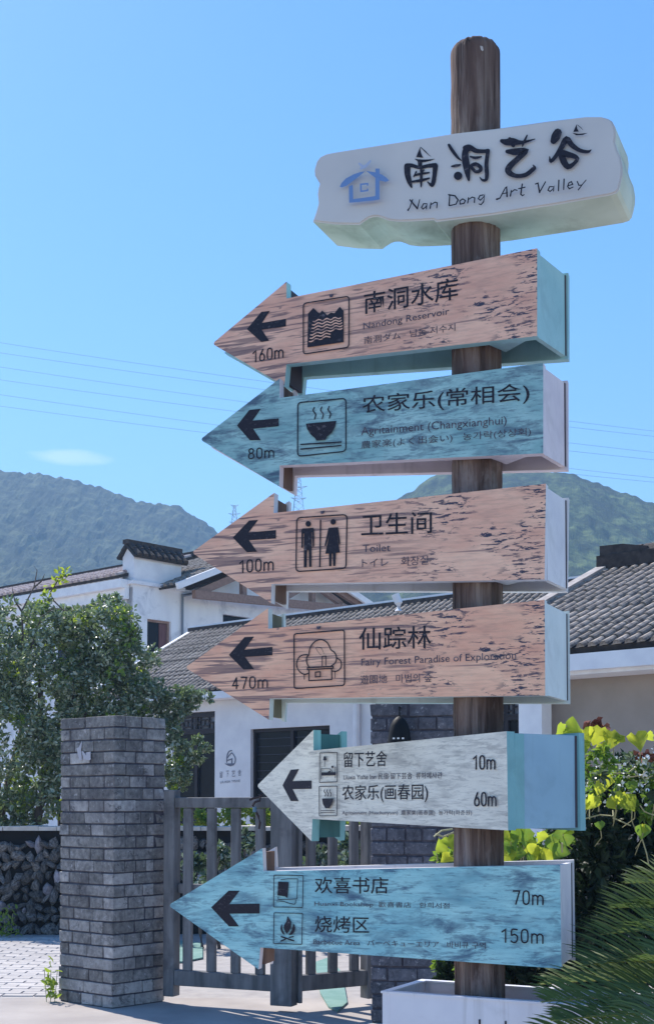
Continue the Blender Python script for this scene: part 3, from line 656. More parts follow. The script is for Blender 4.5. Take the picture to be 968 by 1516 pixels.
# ------------------------------------------------------------------ brick pillars
def brickmesh(seed):
    rg = random.Random(seed); b = bmesh.new(); bmesh.ops.create_cube(b, size=1)
    for v in b.verts:
        v.co += Vector((rg.uniform(-.015,.015), rg.uniform(-.02,.02), rg.uniform(-.05,.05)))
    bmesh.ops.bevel(b, geom=list(b.edges), offset=.035, segments=1, affect='EDGES')
    me = bpy.data.meshes.new('brick'); b.to_mesh(me); b.free(); return me
BR = []
for k in range(5):
    for m in (M_BRICK, M_BRICKL) if k < 2 else (M_BRICK,):
        me = brickmesh(k); me.materials.append(m); BR.append(me)
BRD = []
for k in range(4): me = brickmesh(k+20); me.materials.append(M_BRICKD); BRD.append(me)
def pillar(label, near, d1_, L1, d2_, L2, H, n, nb1, nb2, seed, M0=None):
    """near = nearest corner on the ground; faces run along d1_ (left) and d2_ (right)"""
    rg = random.Random(seed); near = Vector(near); d1_ = Vector(d1_).normalized(); d2_ = Vector(d2_).normalized()
    P = thing('brick_pillar', label, 'pillar', near)
    ins = .014
    b = MB(); F = Matrix(((d2_.x, d1_.x, 0, near.x), (d2_.y, d1_.y, 0, near.y), (0,0,1,0), (0,0,0,1)))
    b.box((ins, ins, 0), (L2-ins, L1-ins, H-.006), F); b.build('mortar_core', M_MORTAR, P)
    ch = H/n; dep = .115
    def brick(x0, x1, y0, y1, z):
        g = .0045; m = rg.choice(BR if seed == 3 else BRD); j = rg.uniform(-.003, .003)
        S = Matrix.Diagonal((x1-x0-2*g, y1-y0-2*g, ch-.011, 1)); C_ = Matrix.Translation(((x0+x1)/2, (y0+y1)/2, z+ch/2))
        o = bpy.data.objects.new('brick', m); put(o, P, F @ Matrix.Translation((j, rg.uniform(-.003,.003), 0)) @ C_ @ S)
    for i in range(n):
        z = i*ch; par = i % 2
        def cuts(L, k):
            a = [0]; st = L/k
            for q in range(1, k): a.append(st*q + (.16 if par else -.16)*st + rg.uniform(-.10, .10)*st)
            a.append(L); return a
        # faces: front-left (x=0 plane, runs along y), front-right (y=0, runs x); corners alternate
        ya, yb = (0, L1) if par else (dep, L1-dep)
        xa, xb = (dep, L2-dep) if par else (0, L2)
        k1 = nb1 + (1 if rg.random() < .3 else 0); k2 = nb2 + (1 if rg.random() < .3 else 0)
        c1_ = cuts(yb-ya, k1); c2_ = cuts(xb-xa, k2)
        for p, q in zip(c1_, c1_[1:]): brick(0, dep, ya+p, ya+q, z)
        for p, q in zip(c2_, c2_[1:]): brick(xa+p, xa+q, 0, dep, z)
        brick(L2-dep, L2, ya, yb, z); brick(xa, xb, L1-dep, L1, z)
    return P
nc = at(166, 1492, 9.6); nc.z = 0
lc = Vector((-2.01, 10.04, 0)); dl = (lc - nc).normalized(); dr = Vector((-dl.y, dl.x, 0)) * -1
pl1 = pillar('grey brick gate pillar left of the wooden gate', (nc.x, nc.y, 0), dl, .62, dr, .50, 2.085, 24, 2, 2, 3)
b = MB(); 
# right pillar: nearly square on to the camera
rc = at(548, 1500, 9.0); rc.z = 0
d2r = Vector((.985, -.17, 0)); d1r = Vector((.17, .985, 0))
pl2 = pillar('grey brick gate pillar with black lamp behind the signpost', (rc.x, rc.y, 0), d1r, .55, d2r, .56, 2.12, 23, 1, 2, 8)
# black bell lamp on it
Wp = Wall((rc.x, rc.y, 0), d2r)
tx, tz_ = Wp.tz(594, 1115); lp = Wp.P(tx, 0, 0)
lamp = thing('wall_lamp', 'black bell shaped lamp on the front of the right brick pillar', 'lamp', Wp.P(tx, tz_, .08))
b = MB(); prof = [(.0,1.82+.0),(.012,1.80),(.04,1.775),(.065,1.735),(.08,1.68),(.088,1.62),(.095,1.58)]
zt = Wp.tz(594, 1062)[1]; zb2 = Wp.tz(594, 1112)[1]
prof = [(.004,1),(.02,.97),(.042,.88),(.060,.72),(.070,.5),(.078,.25),(.088,.0),(.07,-.03)]
N = 18; base = Wp.P(tx, 0, .10)
for r_, f_ in prof:
    for k in range(N): b.v.append(base + Vector((math.cos(2*math.pi*k/N)*r_, math.sin(2*math.pi*k/N)*r_*.9, zb2+(zt-zb2)*f_)))
for i in range(len(prof)-1):
    for k in range(N): b.f.append((i*N+k, i*N+(k+1)%N, (i+1)*N+(k+1)%N, (i+1)*N+k)); b.m.append(0)
b.build('shade', M_LAMP, lamp, smooth=True)
b = MB(); b.tube([base + Vector((0,0,zt-.005)), base + Vector((0,0,zt+.06)), Wp.P(tx, zt+.06, .0)], .006, 6); b.build('bracket', M_LAMP, lamp)
for k in (-1,0,1):
    b = MB(); c_ = base + d2r*k*.03 + Wp.n*(.073-.006*abs(k)) + Vector((0,0,zb2+.075)); b.box((c_.x-.007,c_.y-.006,c_.z-.005),(c_.x+.007,c_.y+.006,c_.z+.005)); b.build('opening', M_FLECK, lamp)
# chipped white sticker remains on left pillar
Wl = Wall(nc, -dl); fl = Face(Wl.p + Wl.n*.006, Wl.n); b = MB(); z = zm(60, 1040, .351)
fl.poly(b, z([(152,195),(162,190),(176,162),(172,200),(175,245),(165,245)])); fl.stroke(b, z([(178,210,8),(190,235,16),(205,238,16)])); fl.poly(b, z([(192,212),(212,208),(212,240),(196,246)]))
b.build('torn_paper', flat('weathered_paper', srgb(176,174,182), .8), pl1)

# ------------------------------------------------------------------ rubble wall
rw = thing('rubble_wall', 'low dark rubble stone wall with pale cap behind the gate', 'stone wall', (-2, 15.2, 0))
b = MB(); b.box((-4.6, 15.12, 0), (1.2, 15.5, 1.15)); b.build('wall_core', flat('dark_joint', srgb(26,25,28), .9), rw)
b = MB()
for k in range(29):
    x = -4.6 + k*.2; b.box((x, 15.0 + random.uniform(0,.03), 1.15), (x+.196, 15.55, 1.195 + random.uniform(-.008,.008)))
b.build('cap', M_CAP, rw)
ST = []
for k in range(8):
    rg = random.Random(40+k); bm = bmesh.new(); bmesh.ops.create_icosphere(bm, subdivisions=1, radius=.5)
    for v in bm.verts: v.co *= rg.uniform(.55, 1.2)
    me = bpy.data.meshes.new('stone'); bm.to_mesh(me); bm.free(); me.materials.append(M_STONEL if k in (2,) else M_STONE); ST.append(me)
rg = random.Random(11); zz = .06; n_ = 0
while zz < 1.12:
    x = -4.5 + rg.uniform(0,.1)
    while x < 1.1:
        wd = rg.uniform(.07,.20); hh = rg.uniform(.08,.22)
        if n_ < 299 and (x < -2.1 or -2.6 < x < 1.1):
            vis = x < -2.6 or zz > .55
            if vis:
                put(bpy.data.objects.new('stone', rg.choice(ST)), rw, Matrix.Translation((x+wd/2, 15.08, zz+rg.uniform(-.03,.03))) @ Matrix.Rotation(rg.uniform(-1.2,1.2), 4, 'Y') @ Matrix.Diagonal((wd*1.1, .16, hh*1.15, 1))); n_ += 1
        x += wd*.80
    zz += .115

# ------------------------------------------------------------------ gate
def gate_leaf(label, P0, P1, stile0, stile1, slats, zt, zb):
    """P0->P1 ground line; slats = count"""
    P0, P1 = Vector(P0), Vector(P1); W = Wall(P0, P1-P0); L = (P1-P0).length
    G = thing('wooden_gate', label, 'gate', P0, 'leaves of the wooden gate')
    def part(n, t0, t1, z0, z1, o0, o1):
        b = MB(); W.box(b, t0, t1, z0, z1, o0, o1); o = b.build(n, M_GATE, G)
        bm = bmesh.new(); bm.from_mesh(o.data); bmesh.ops.bevel(bm, geom=list(bm.edges), offset=.004, segments=1, affect='EDGES'); bm.to_mesh(o.data); bm.free()
        return o
    part('stile', 0, stile0, .06, zt+.055, -.05, .05); part('stile', L-stile1, L, .045, zt-.0, -.048, .052)
    part('top_rail', stile0, L-stile1, zt-.075, zt, -.035, .04)
    part('bottom_rail', stile0, L-stile1, zb, zb+.11, -.035, .04); part('middle_rail', stile0, L-stile1, .80, .87, -.037, -.012)
    n = slats; gap = (L-stile0-stile1)/n
    for k in range(n):
        t = stile0 + gap*(k+.5); part('slat', t-.034, t+.034, zb+.11, zt-.077, -.01, .028)
    return G, W
gA0 = at(246, 1480, 9.86); gA0.z = 0; gA1 = at(436, 1497, 9.45); gA1.z = 0
g1_, Wg = gate_leaf('left leaf of the grey slatted timber gate beside the brick pillar', gA0, gA1, .085, .165, 4, 1.495, .14)
gB0 = at(437, 1497, 9.50); gB0.z = 0; gB1 = at(547, 1480, 9.85); gB1.z = 0
g2_, _ = gate_leaf('right leaf of the grey slatted timber gate behind the lowest sign', gB0, gB1, .03, .05, 3, 1.46, .14)
# chain on the gate
ch = thing('chain', 'rusty dark chain hanging from the top rail of the gate', 'chain', at(375, 1186, 9.5))
z = zm(230, 1000, .465)
cp = [at(*p, 9.42) for p in z([(300,398),(312,392),(330,388),(338,380),(332,400),(318,404),(310,415),(318,430),(328,450),(333,470),(330,490)])]
b = MB(); b.tube(cp, .009, 6); b.build('links', flat('rusty_iron', srgb(58,44,44), .7), ch)
b = MB(); b.tube([at(377,1195,9.40), at(377,1203,9.40)], .014, 6); b.build('padlock', flat('blue_padlock', srgb(90,120,140), .4), ch)

# teal mat beyond the gate
M_MAT = surf('teal_ground_paint', srgb(104,140,132), srgb(122,154,146), 5)
def blob(pts, z, name, label, cat, m):
    v = [at(px, py, 5) for px, py in pts]; P = []
    for q in v:
        d = q - Vector((0,0,EYE)); P.append(Vector((0,0,EYE)) + d*((z-EYE)/d.z))
    b = MB(); up = [p + Vector((0,0,.0)) for p in P]; lo = [p - Vector((0,0,.012)) for p in P]; b.prism(up, lo)
    return tag(b.build(name, m), label, cat)
blob([(256,1392),(300,1396),(300,1418),(270,1424),(256,1424)], .016, 'ground_mat', 'teal patch lying on the paving behind the left gate slats', 'mat', M_MAT)
blob([(466,1425),(486,1418),(506,1440),(514,1484),(500,1497),(486,1490),(474,1470)], .016, 'ground_mat', 'teal patch lying on the paving behind the right gate slats', 'mat', M_MAT)

# ------------------------------------------------------------------ leaves
def leaf(mb, p, d, nrm, L, Wd, fold=.25, curl=.12, mi=0):
    d = d.normalized(); s = d.cross(nrm); 
    if s.length < 1e-4: s = d.orthogonal()
    s.normalize(); n = s.cross(d)
    vs = [p, p+d*L*.35+s*Wd*.5+n*fold*Wd, p+d*L*.75+s*Wd*.38+n*(fold*Wd-curl*L*.5), p+d*L-n*curl*L, p+d*L*.75-s*Wd*.38+n*(fold*Wd-curl*L*.5), p+d*L*.35-s*Wd*.5+n*fold*Wd, p+d*L*.5]
    mb.add(vs, [(0,1,6),(1,2,6),(2,3,6),(6,3,4),(6,4,5),(6,5,0)], mi)
def rv(rg): 
    while True:
        v = Vector((rg.uniform(-1,1), rg.uniform(-1,1), rg.uniform(-1,1)))
        if .05 < v.length < 1: return v.normalized()
def foliage(name, parent, blobs, n, L, m, seed, m2=None, dens=.75, upb=.4, per=None):
    rg = random.Random(seed); mb = MB(); tot = sum(b_[1].x*b_[1].z for b_ in blobs)
    for c_, r_ in blobs:
        k = int(n*r_.x*r_.z/tot); nc_ = max(3, int(k/26))
        for q in range(nc_):
            v = rv(rg); rad = rg.uniform(.35, 1)**.5 * rg.uniform(.8, 1.08); cc = c_ + Vector((v.x*r_.x, v.y*r_.y, v.z*r_.z))*rad
            cr = rg.uniform(.09,.17)*max(r_.x,r_.z)*1.1; mi = 1 if (m2 and rg.random() < .10) else 0
            for j in range(26):
                w_ = rv(rg); p = cc + w_*cr*rg.uniform(.5,1.05); d = (w_*.8 + rv(rg)*.7 + Vector((0,0,.15))); nn = (w_ + Vector((0,0,upb)) + rv(rg)*.5)
                l = L*rg.uniform(.65,1.25); leaf(mb, p, d, nn, l, l*.48, mi=mi)
    return tag(mb.build(name, [m, m2 or m], parent), kind='stuff')
def branch(mb, p, q, r0, r1, rg, n=5, wob=.06):
    p, q = Vector(p), Vector(q); L = (q-p).length; pts = [p + (q-p)*i/n + (rv(rg)*wob*L if 0 < i < n else Vector()) for i in range(n+1)]
    mb.tube(pts, [r0+(r1-r0)*i/n for i in range(n+1)], 7); return pts
def px_blobs(Y, lst): 
    out = []
    for px, py, rx, rz in lst: c_ = at(px, py, Y + random.uniform(-.3,.3)); out.append((c_, Vector((rx*Y/FPX, min(rx,rz)*Y/FPX*.9, rz*Y/FPX))))
    return out
# trees on the left
tr = thing('tree', 'dense glossy leaved tree at the left edge beside the brick pillar', 'tree', (-3.5, 16.6, 0)); rg = random.Random(2)
b = MB(); trunkp = []
for x_, tx_, ty_ in ((22, 10, 1000), (40, 60, 985), (60, 110, 1010), (14, -40, 1010)):
    p = at(x_, 1250, 16.6); p.z = 0; q = at(tx_, ty_, 16.6 + rg.uniform(-.3,.3)); branch(b, p, q, .075, .03, rg)
b.build('trunk', M_BARK, tr, smooth=True)
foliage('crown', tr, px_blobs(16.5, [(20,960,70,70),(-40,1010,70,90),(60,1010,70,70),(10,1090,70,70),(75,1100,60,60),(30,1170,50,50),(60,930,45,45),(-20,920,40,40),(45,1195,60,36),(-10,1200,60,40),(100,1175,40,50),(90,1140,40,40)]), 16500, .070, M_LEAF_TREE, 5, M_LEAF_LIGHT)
b = MB()
for pts_ in (([(35,960),(32,905),(50,870),(55,845),(50,838)]), ([(50,870),(62,860),(66,850)]), ([(32,905),(22,890),(18,870)]), ([(46,960),(60,915),(80,900),(100,905)])):
    b.tube([at(x_, y_, 16.2) for x_, y_ in pts_], [.014 - .011*i/(len(pts_)-1) for i in range(len(pts_))], 5)
b.build('bare_twig', M_BARK, tr)
t2 = thing('tree', 'rounded leafy tree rising behind the left brick pillar', 'tree', (-2.2, 16.9, 0))
b = MB()
for x_, tx_, ty_ in ((120, 120, 960), (135, 175, 980), (128, 90, 990), (150, 240, 1060)):
    p = at(x_, 1250, 16.9); p.z = 0; q = at(tx_, ty_, 16.9 + rg.uniform(-.3,.3)); branch(b, p, q, .06, .02, rg)
b.build('trunk', M_BARK, t2, smooth=True)
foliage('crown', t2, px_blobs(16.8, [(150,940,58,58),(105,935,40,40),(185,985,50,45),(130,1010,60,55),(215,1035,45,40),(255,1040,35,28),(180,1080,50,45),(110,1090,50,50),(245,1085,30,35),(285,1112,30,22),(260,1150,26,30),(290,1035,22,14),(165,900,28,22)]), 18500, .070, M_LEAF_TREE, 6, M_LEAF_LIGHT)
rg = random.Random(77); b = MB()
for px, py in ((90,850),(95,856),(86,858),(98,848),(92,862),(84,866),(73,873)):
    for k in range(5): leaf(b, at(px+rg.uniform(-5,5), py+rg.uniform(-5,5), 16.2), rv(rg)+Vector((0,0,.4)), rv(rg)+Vector((0,-.5,.4)), .08, .045)
b.build('fresh_sprig', M_LEAF_YEL, t2)
b = MB(); b.tube([at(95,905,16.2), at(80,890,16.2), at(74,878,16.2), at(90,852,16.2)], .009, 5); b.build('sprig_stem', M_BARK, t2)
# shrubs behind and in front of the rubble wall
for i, (lab, bl_, n_, mm, Y_, L_) in enumerate((
    ('sunlit yellow green shrubs above the rubble wall behind the gate', [(270,1212,18,22),(310,1214,22,22),(350,1208,26,26),(395,1212,26,24),(430,1210,24,24),(520,1240,24,30),(470,1215,26,20)], 2000, M_LEAF_LIGHT, 16.3, .08),
    ('low plants with pale painted glints in front of the rubble wall behind the gate', [(285,1285,26,18),(325,1268,30,20),(362,1258,24,22),(300,1310,24,18),(355,1290,24,20),(440,1290,20,16),(485,1276,26,20),(520,1262,20,26)], 1500, M_LEAF_LOW, 13.6, .08))):
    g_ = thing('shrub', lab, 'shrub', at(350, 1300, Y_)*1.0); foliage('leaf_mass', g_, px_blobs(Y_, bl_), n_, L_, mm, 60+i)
    b = MB(); rg = random.Random(i)
    for px, py, _, _ in bl_: q = at(px, py, Y_); branch(b, (q.x, q.y, 0), q, .02, .01, rg, 4)
    b.build('stem', M_BARK, g_)
# weeds
for lab, px, py, Y_, n_, h_ in (('small yellow green weed growing at the left foot of the brick pillar', 75, 1478, 9.95, 30, .18), ('small green weed at the foot of the rubble wall', 12, 1386, 14.7, 60, .2)):
    p = at(px, py, Y_); p.z = 0; g_ = thing('weed', lab, 'weed', p); rg = random.Random(px); b = MB()
    for k in range(n_):
        c_ = p + Vector((rg.uniform(-.05,.05)*(2 if px < 50 else .7), rg.uniform(-.04,.04), rg.uniform(.0, h_ if k % 2 else h_*1.6)))
        leaf(b, c_, rv(rg)+Vector((0,0,.5)), rv(rg)+Vector((0,0,.5)), .07, .03)
    b.build('leaves', M_LEAF_LIGHT, g_)
    b = MB(); [b.tube([p + Vector((dx,0,0)), p + Vector((dx*1.6,0,h_*1.3))], .003, 4) for dx in (-.03,0,.03)]; b.build('stem', M_STEM, g_)

# ------------------------------------------------------------------ hedge with big backlit leaves
hg = thing('hedge', 'dark hedge overgrown by a yellow green vine behind the right of the signpost', 'hedge', (1.6, 6.6, 0))
Yh = 6.4
foliage('leaf_mass', hg, px_blobs(Yh, [(920,1180,70,52),(990,1190,60,70),(870,1240,60,60),(950,1280,80,80),(860,1330,70,80),(780,1310,70,75),(720,1330,60,80),(680,1330,40,80),(900,1400,90,90),(780,1420,90,80),(690,1430,50,70),(1030,1300,80,120),(1010,1140,30,20),(940,1130,36,18)]), 16000, .055, M_LEAF_HEDGE, 21)
b = MB(); rg = random.Random(9)
for px, py, rx in ((925,1215,38),(880,1270,34),(950,1330,60),(800,1350,52),(720,1370,38),(880,1430,70),(1020,1250,50),(780,1440,60),(690,1430,30)):
    c_ = at(px, py, Yh+.38); rx *= .72; bm = bmesh.new(); bmesh.ops.create_icosphere(bm, subdivisions=3, radius=rx*Yh/FPX)
    off = len(b.v)
    for v in bm.verts: v.co *= 1 + .35*noise.noise(v.co*9 + Vector((px,0,0)))
    b.add([v.co + c_ for v in bm.verts], [tuple(v.index for v in f.verts) for f in bm.faces]); bm.free()
for px in (700, 780, 860, 940, 1010):
    q = at(px, 1400, Yh+.1); branch(b, (q.x, q.y, 0), q, .04, .03, rg)
b.build('stem_shade_core', flat('dark_stem_shade', srgb(30,28,26), .95), hg)  # stems, plus dark lumps standing in for shade inside the hedge
# vine stems, white flecks painted as tiny flowers and leaf glints, dry heads
b = MB(); rg = random.Random(15); z = zm(840, 1060, .158)
for P_ in ([(430,960,),(500,990),(590,1030)],[(430,940),(300,930),(180,960),(130,990)],[(605,890),(600,980),(640,1080),(700,1160),(740,1290),(760,1400)],[(680,840),(720,900),(800,930),(860,930)],[(110,620),(140,560),(240,540),(330,560)],[(430,540),(560,540),(640,480)],[(560,580),(700,560),(760,470),(740,400)],[(640,520),(720,600),(800,560)],[(300,760),(290,900)],[(205,880),(205,970)],[(425,890),(430,965)]):
    b.tube([at(*p, Yh-.55+rg.uniform(-.03,.03)) for p in z(P_)], .003, 5); b.build('vine_stem', M_STEM, hg); b = MB()
z2 = zm(640, 1210, .2273)
for P_ in ([(10,130),(60,90),(130,80)],[(20,110),(70,130),(140,100)],[(845,170),(845,230)],[(180,110),(170,300)]):
    b.tube([at(*p, 5.6+rg.uniform(-.03,.03)) for p in z2(P_)], .004, 5); b.build('vine_stem', M_STEM, hg); b = MB()
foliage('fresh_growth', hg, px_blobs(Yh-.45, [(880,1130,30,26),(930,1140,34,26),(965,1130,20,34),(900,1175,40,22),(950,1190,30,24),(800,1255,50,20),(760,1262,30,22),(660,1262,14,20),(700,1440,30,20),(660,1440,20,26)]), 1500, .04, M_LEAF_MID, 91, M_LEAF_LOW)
b = MB()
for k in range(90):
    px = rg.uniform(855, 975); py = 1118 + abs(rg.gauss(0, 30)) + rg.uniform(-8,14)
    if py > 1220: continue
    p = at(px, py, Yh-.52+rg.uniform(-.1,.1)); l = rg.uniform(.008,.022)
    for j in range(4): leaf(b, p + rv(rg)*.02, rv(rg), rv(rg)+Vector((0,-.4,.6)), l*(1 if j < 2 else 1.8), l*.8, mi=0 if j < 2 else 1)
tag(b.build('flower_glint', [M_FLECK, M_LEAF_LOW], hg), kind='stuff')
b = MB()
for px, py in ((876,1072),(884,1074),(870,1076),(892,1078),(950,1116),(958,1120),(966,1126),(872,1146)):
    for k in range(6): leaf(b, at(px+rg.uniform(-4,4), py+rg.uniform(-3,4), Yh-.5), rv(rg), rv(rg), .035, .03, fold=.5)
b.build('dried_flower', M_DRY, hg)
def bigleaf(px, py, size, ang, tilt, m, Y):
    """heart shaped cupped leaf, base at the bottom, standing up from its stalk"""
    c_ = at(px, py, Y); s = size*Y/FPX; out = [(0,-.55),(.20,-.32),(.46,.0),(.57,.24),(.42,.38),(.16,.57),(0,.42),(-.22,.50),(-.40,.32),(-.56,.26),(-.46,-.02),(-.20,-.34)]
    rg = random.Random(int(px*7+py)); mid = [(0,-.2),(0,.05),(0,.26)]
    V = []; fold = rg.uniform(.35,.6)
    for x, y in out + mid:
        x *= rg.uniform(.9,1.1); V.append(Vector((x*s, -abs(x)*fold*s*.9 + .10*s*math.sin(x*9+px), y*s)))
    f = [(0,1,12),(1,2,12),(2,13,12),(2,3,13),(3,4,13),(4,14,13),(4,5,14),(5,6,14),(6,7,14),(7,8,14),(8,13,14),(8,9,13),(9,10,13),(10,12,13),(10,11,12),(11,0,12)]
    M = Matrix.Translation(c_) @ Matrix.Rotation(R(ang), 4, 'Y') @ Matrix.Rotation(R(tilt), 4, 'X') @ Matrix.Rotation(R(rg.uniform(-35,35)), 4, 'Z')
    b = MB(); b.add([M @ v for v in V], f); o = b.build('leaf', m, hg, M=M, smooth=True)
    b = MB(); p = M @ V[0]; b.tube([p, p + Vector((rg.uniform(-.01,.01), .03, -.03)), p + Vector((rg.uniform(-.03,.03), .12, -.07))], .002, 4); b.build('stalk', M_STEM, hg, M=M)
for px, py, s_, a_, m in ((849,1081,30,-60,M_LEAF_YEL),(829,1084,26,50,M_LEAF_YEL),(868,1090,24,-20,M_LEAF_YEL),(884,1090,30,25,M_LEAF_YEL),(865,1108,22,0,M_LEAF_YEL),(903,1096,32,10,M_LEAF_YEL),(893,1109,20,-15,M_LEAF_YEL),(915,1096,18,60,M_LEAF_YEL),(944,1098,30,-10,M_LEAF_YEL),(960,1090,16,60,M_LEAF_YEL),
    (889,1160,34,15,M_LEAF_YEL),(880,1150,20,-40,M_LEAF_MID),(876,1188,24,30,M_LEAF_YEL),(862,1194,20,-10,M_LEAF_YEL),(905,1192,20,-45,M_LEAF_YEL),(916,1182,22,25,M_LEAF_YEL),(932,1190,26,-30,M_LEAF_YEL),(951,1232,22,10,M_LEAF_MID),(954,1228,14,30,M_LEAF_YEL),(889,1223,14,0,M_LEAF_MID),(935,1165,18,0,M_LEAF_MID),(968,1180,20,0,M_LEAF_HEDGE),
    (651,1255,22,35,M_LEAF_YEL),(667,1249,26,-20,M_LEAF_YEL),(660,1272,20,60,M_LEAF_YEL),(756,1251,30,-20,M_LEAF_MID),(763,1266,26,20,M_LEAF_MID),(776,1240,28,0,M_LEAF_MID),(785,1256,24,60,M_LEAF_YEL),(799,1240,20,20,M_LEAF_YEL),(808,1270,28,10,M_LEAF_YEL),(767,1236,24,-30,M_LEAF_MID),(833,1236,30,90,M_LEAF_MID),(840,1232,16,60,M_LEAF_YEL),(797,1266,20,-60,M_LEAF_YEL),(790,1274,24,30,M_LEAF_MID),(752,1270,24,0,M_LEAF_YEL),(815,1250,22,-10,M_LEAF_MID),(748,1240,20,-50,M_LEAF_YEL),(826,1262,26,30,M_LEAF_MID)):
    bigleaf(px, py, s_, a_, random.Random(int(px)).uniform(-30, 10), m, Yh-.6 if px > 850 else 5.7)

# ------------------------------------------------------------------ cycad at lower right
cy = thing('cycad', 'green cycad with long narrow leaflets at the lower right corner', 'cycad', at(1075, 1530, 3.95))
def frond(base, pts, ll, seed, droop=.25, dens=1.0, wfac=1.0):
    rg = random.Random(seed); P = [Vector(p) for p in pts]
    def cr(t):
        n = len(P)-1; i = min(int(t*n), n-1); u = t*n-i; g = lambda j: P[min(max(j,0), n)]
        a, b_, c_, d = g(i-1), g(i), g(i+1), g(i+2)
        return .5*((2*b_) + (-a+c_)*u + (2*a-5*b_+4*c_-d)*u*u + (-a+3*b_-3*c_+d)*u**3)
    L = sum((P[i+1]-P[i]).length for i in range(len(P)-1)); n = int(L/.0165*dens)
    mb = MB(); up0 = Vector((0,-.25,1)).normalized()
    for i in range(n):
        t = .04 + .96*i/n; c_ = cr(t); T = (cr(min(1,t+.02)) - cr(max(0,t-.02))).normalized(); S = T.cross(up0).normalized(); U = S.cross(T)
        l = ll*(math.sin(math.pi*min(1, .18+t*.86))**.6)*rg.uniform(.88,1.08)
        for sg in (1,-1):
            d = (T*.80 + S*sg*.50 + U*(.42 if sg*S.z >= 0 else .30) + rv(rg)*.05).normalized(); dn = Vector((0,0,-1)); wd = .0080*wfac
            q = [c_]; dd = d.copy(); 
            for k in range(4): q.append(q[-1] + dd*l/4); dd = (dd + dn*droop*(.6+.4*k) + rv(rg)*.03).normalized()
            vs = []
            sd_ = T.cross(d).normalized() if T.cross(d).length > .1 else U; sd_ = d.cross(sd_).normalized()
            for k, p in enumerate(q[:-1]):
                ww = wd*(.7,1,.9,.65)[k]*.5; vs += [p+sd_*ww, p-sd_*ww]
            vs.append(q[-1]); mb.add(vs, [(0,1,3,2),(2,3,5,4),(4,5,7,6),(6,7,8)])
    f = mb.build('frond', M_CYCAD, cy); 
    b = MB(); b.tube([cr(k/10) for k in range(11)], [.006-.0045*k/10 for k in range(11)], 6); b.build('rachis', M_RACHIS, f)
def fp(lst): return [at(px, py, Y) for px, py, Y in lst]
FR = [
 (fp([(1120,1500,3.95),(1040,1440,3.9),(950,1424,3.85),(860,1430,3.8)]), .27, .10),
 (fp([(1120,1480,3.95),(1060,1400,4.0),(980,1378,4.0),(885,1385,4.0)]), .25, .07),
 (fp([(1120,1460,3.95),(1070,1370,4.05),(990,1345,4.1),(900,1345,4.1)]), .23, .08),
 (fp([(1120,1510,3.9),(1020,1480,3.75),(900,1478,3.65),(800,1484,3.6)]), .24, .12),
 (fp([(1120,1510,3.9),(1030,1500,3.65),(930,1502,3.5),(815,1512,3.42)]), .22, .14),
 (fp([(1120,1510,3.9),(1020,1465,4.1),(910,1452,4.2),(800,1458,4.3)]), .24, .10),
 (fp([(1120,1520,3.85),(1040,1510,3.5),(970,1515,3.3),(900,1545,3.2)]), .20, .15),
 (fp([(1120,1500,3.95),(1070,1430,3.8),(1020,1410,3.7),(960,1415,3.6)]), .22, .12),
 (fp([(1120,1530,3.95),(1040,1500,3.95),(960,1480,3.95),(880,1490,4.0)]), .22, .12),
 (fp([(1120,1530,3.85),(1030,1530,3.6),(900,1525,3.5),(775,1535,3.45)]), .19, .14),
 (fp([(1120,1440,4.1),(1060,1340,4.2),(1000,1310,4.3),(925,1308,4.35)]), .2, .10)]
for i, (p, ll, dr_) in enumerate(FR): frond(None, p, ll, 300+i, dr_)
b = MB(); c_ = at(1090, 1560, 3.95); b.tube([(c_.x, c_.y, 0), (c_.x, c_.y, .35), (c_.x, c_.y, c_.z+.08)], [.11,.12,.08], 12); b.build('trunk', M_BARK, cy)

# ------------------------------------------------------------------ planter
hpl = .559; zp = EYE - hpl
def onz(px, py, z): r = ray(px, py); return Vector((0,0,EYE)) + r*((z-EYE)/r.z)
p_fl = onz(566, 1471, zp); p_fr = onz(758, 1484.5, zp); dx = (p_fr-p_fl).normalized(); p_bl = onz(648, 1460, zp); wdt = .235
dy = Vector((-dx.y, dx.x, 0)); 
PL = thing('planter_box', 'white rectangular planter box holding the signpost and cycad', 'planter', (p_fl.x, p_fl.y, 0)); F = fr((p_fl.x, p_fl.y, 0), dx)
wdt = .30
b = MB(); th = .018; LL = .95
b.box((0,0,0),(LL,th,zp),F); b.box((0,wdt-th,0),(LL,wdt,zp),F); b.box((0,th,0),(th,wdt-th,zp),F); b.box((LL-th,th,0),(LL,wdt-th,zp),F)
o = b.build('side_panel', M_PLANTER, PL)
b = MB(); e = .004
b.box((-e,-e,zp),(LL+e,th+e,zp+.006),F); b.box((-e,wdt-th-e,zp),(LL+e,wdt+e,zp+.006),F); b.box((-e,th+e,zp),(th+e,wdt-th-e,zp+.006),F); b.box((LL-th-e,th+e,zp),(LL+e,wdt-th-e,zp+.006),F)
b.build('rim', M_PLANTER, PL)
b = MB(); b.box((th,th,zp-.10),(LL-th,wdt-th,zp-.05),F); b.build('soil', M_SOIL, PL)
fp_ = Face(p_fl - dy*0.0, -dy); b = MB(); fp_.poly(b, [(708.5,1510),(711.5,1510),(711.5,1545),(708.5,1545)]); fp_.poly(b, [(747,1512.5),(750,1512),(750,1545),(747,1545)]); b.build('lettering', M_INK, PL)

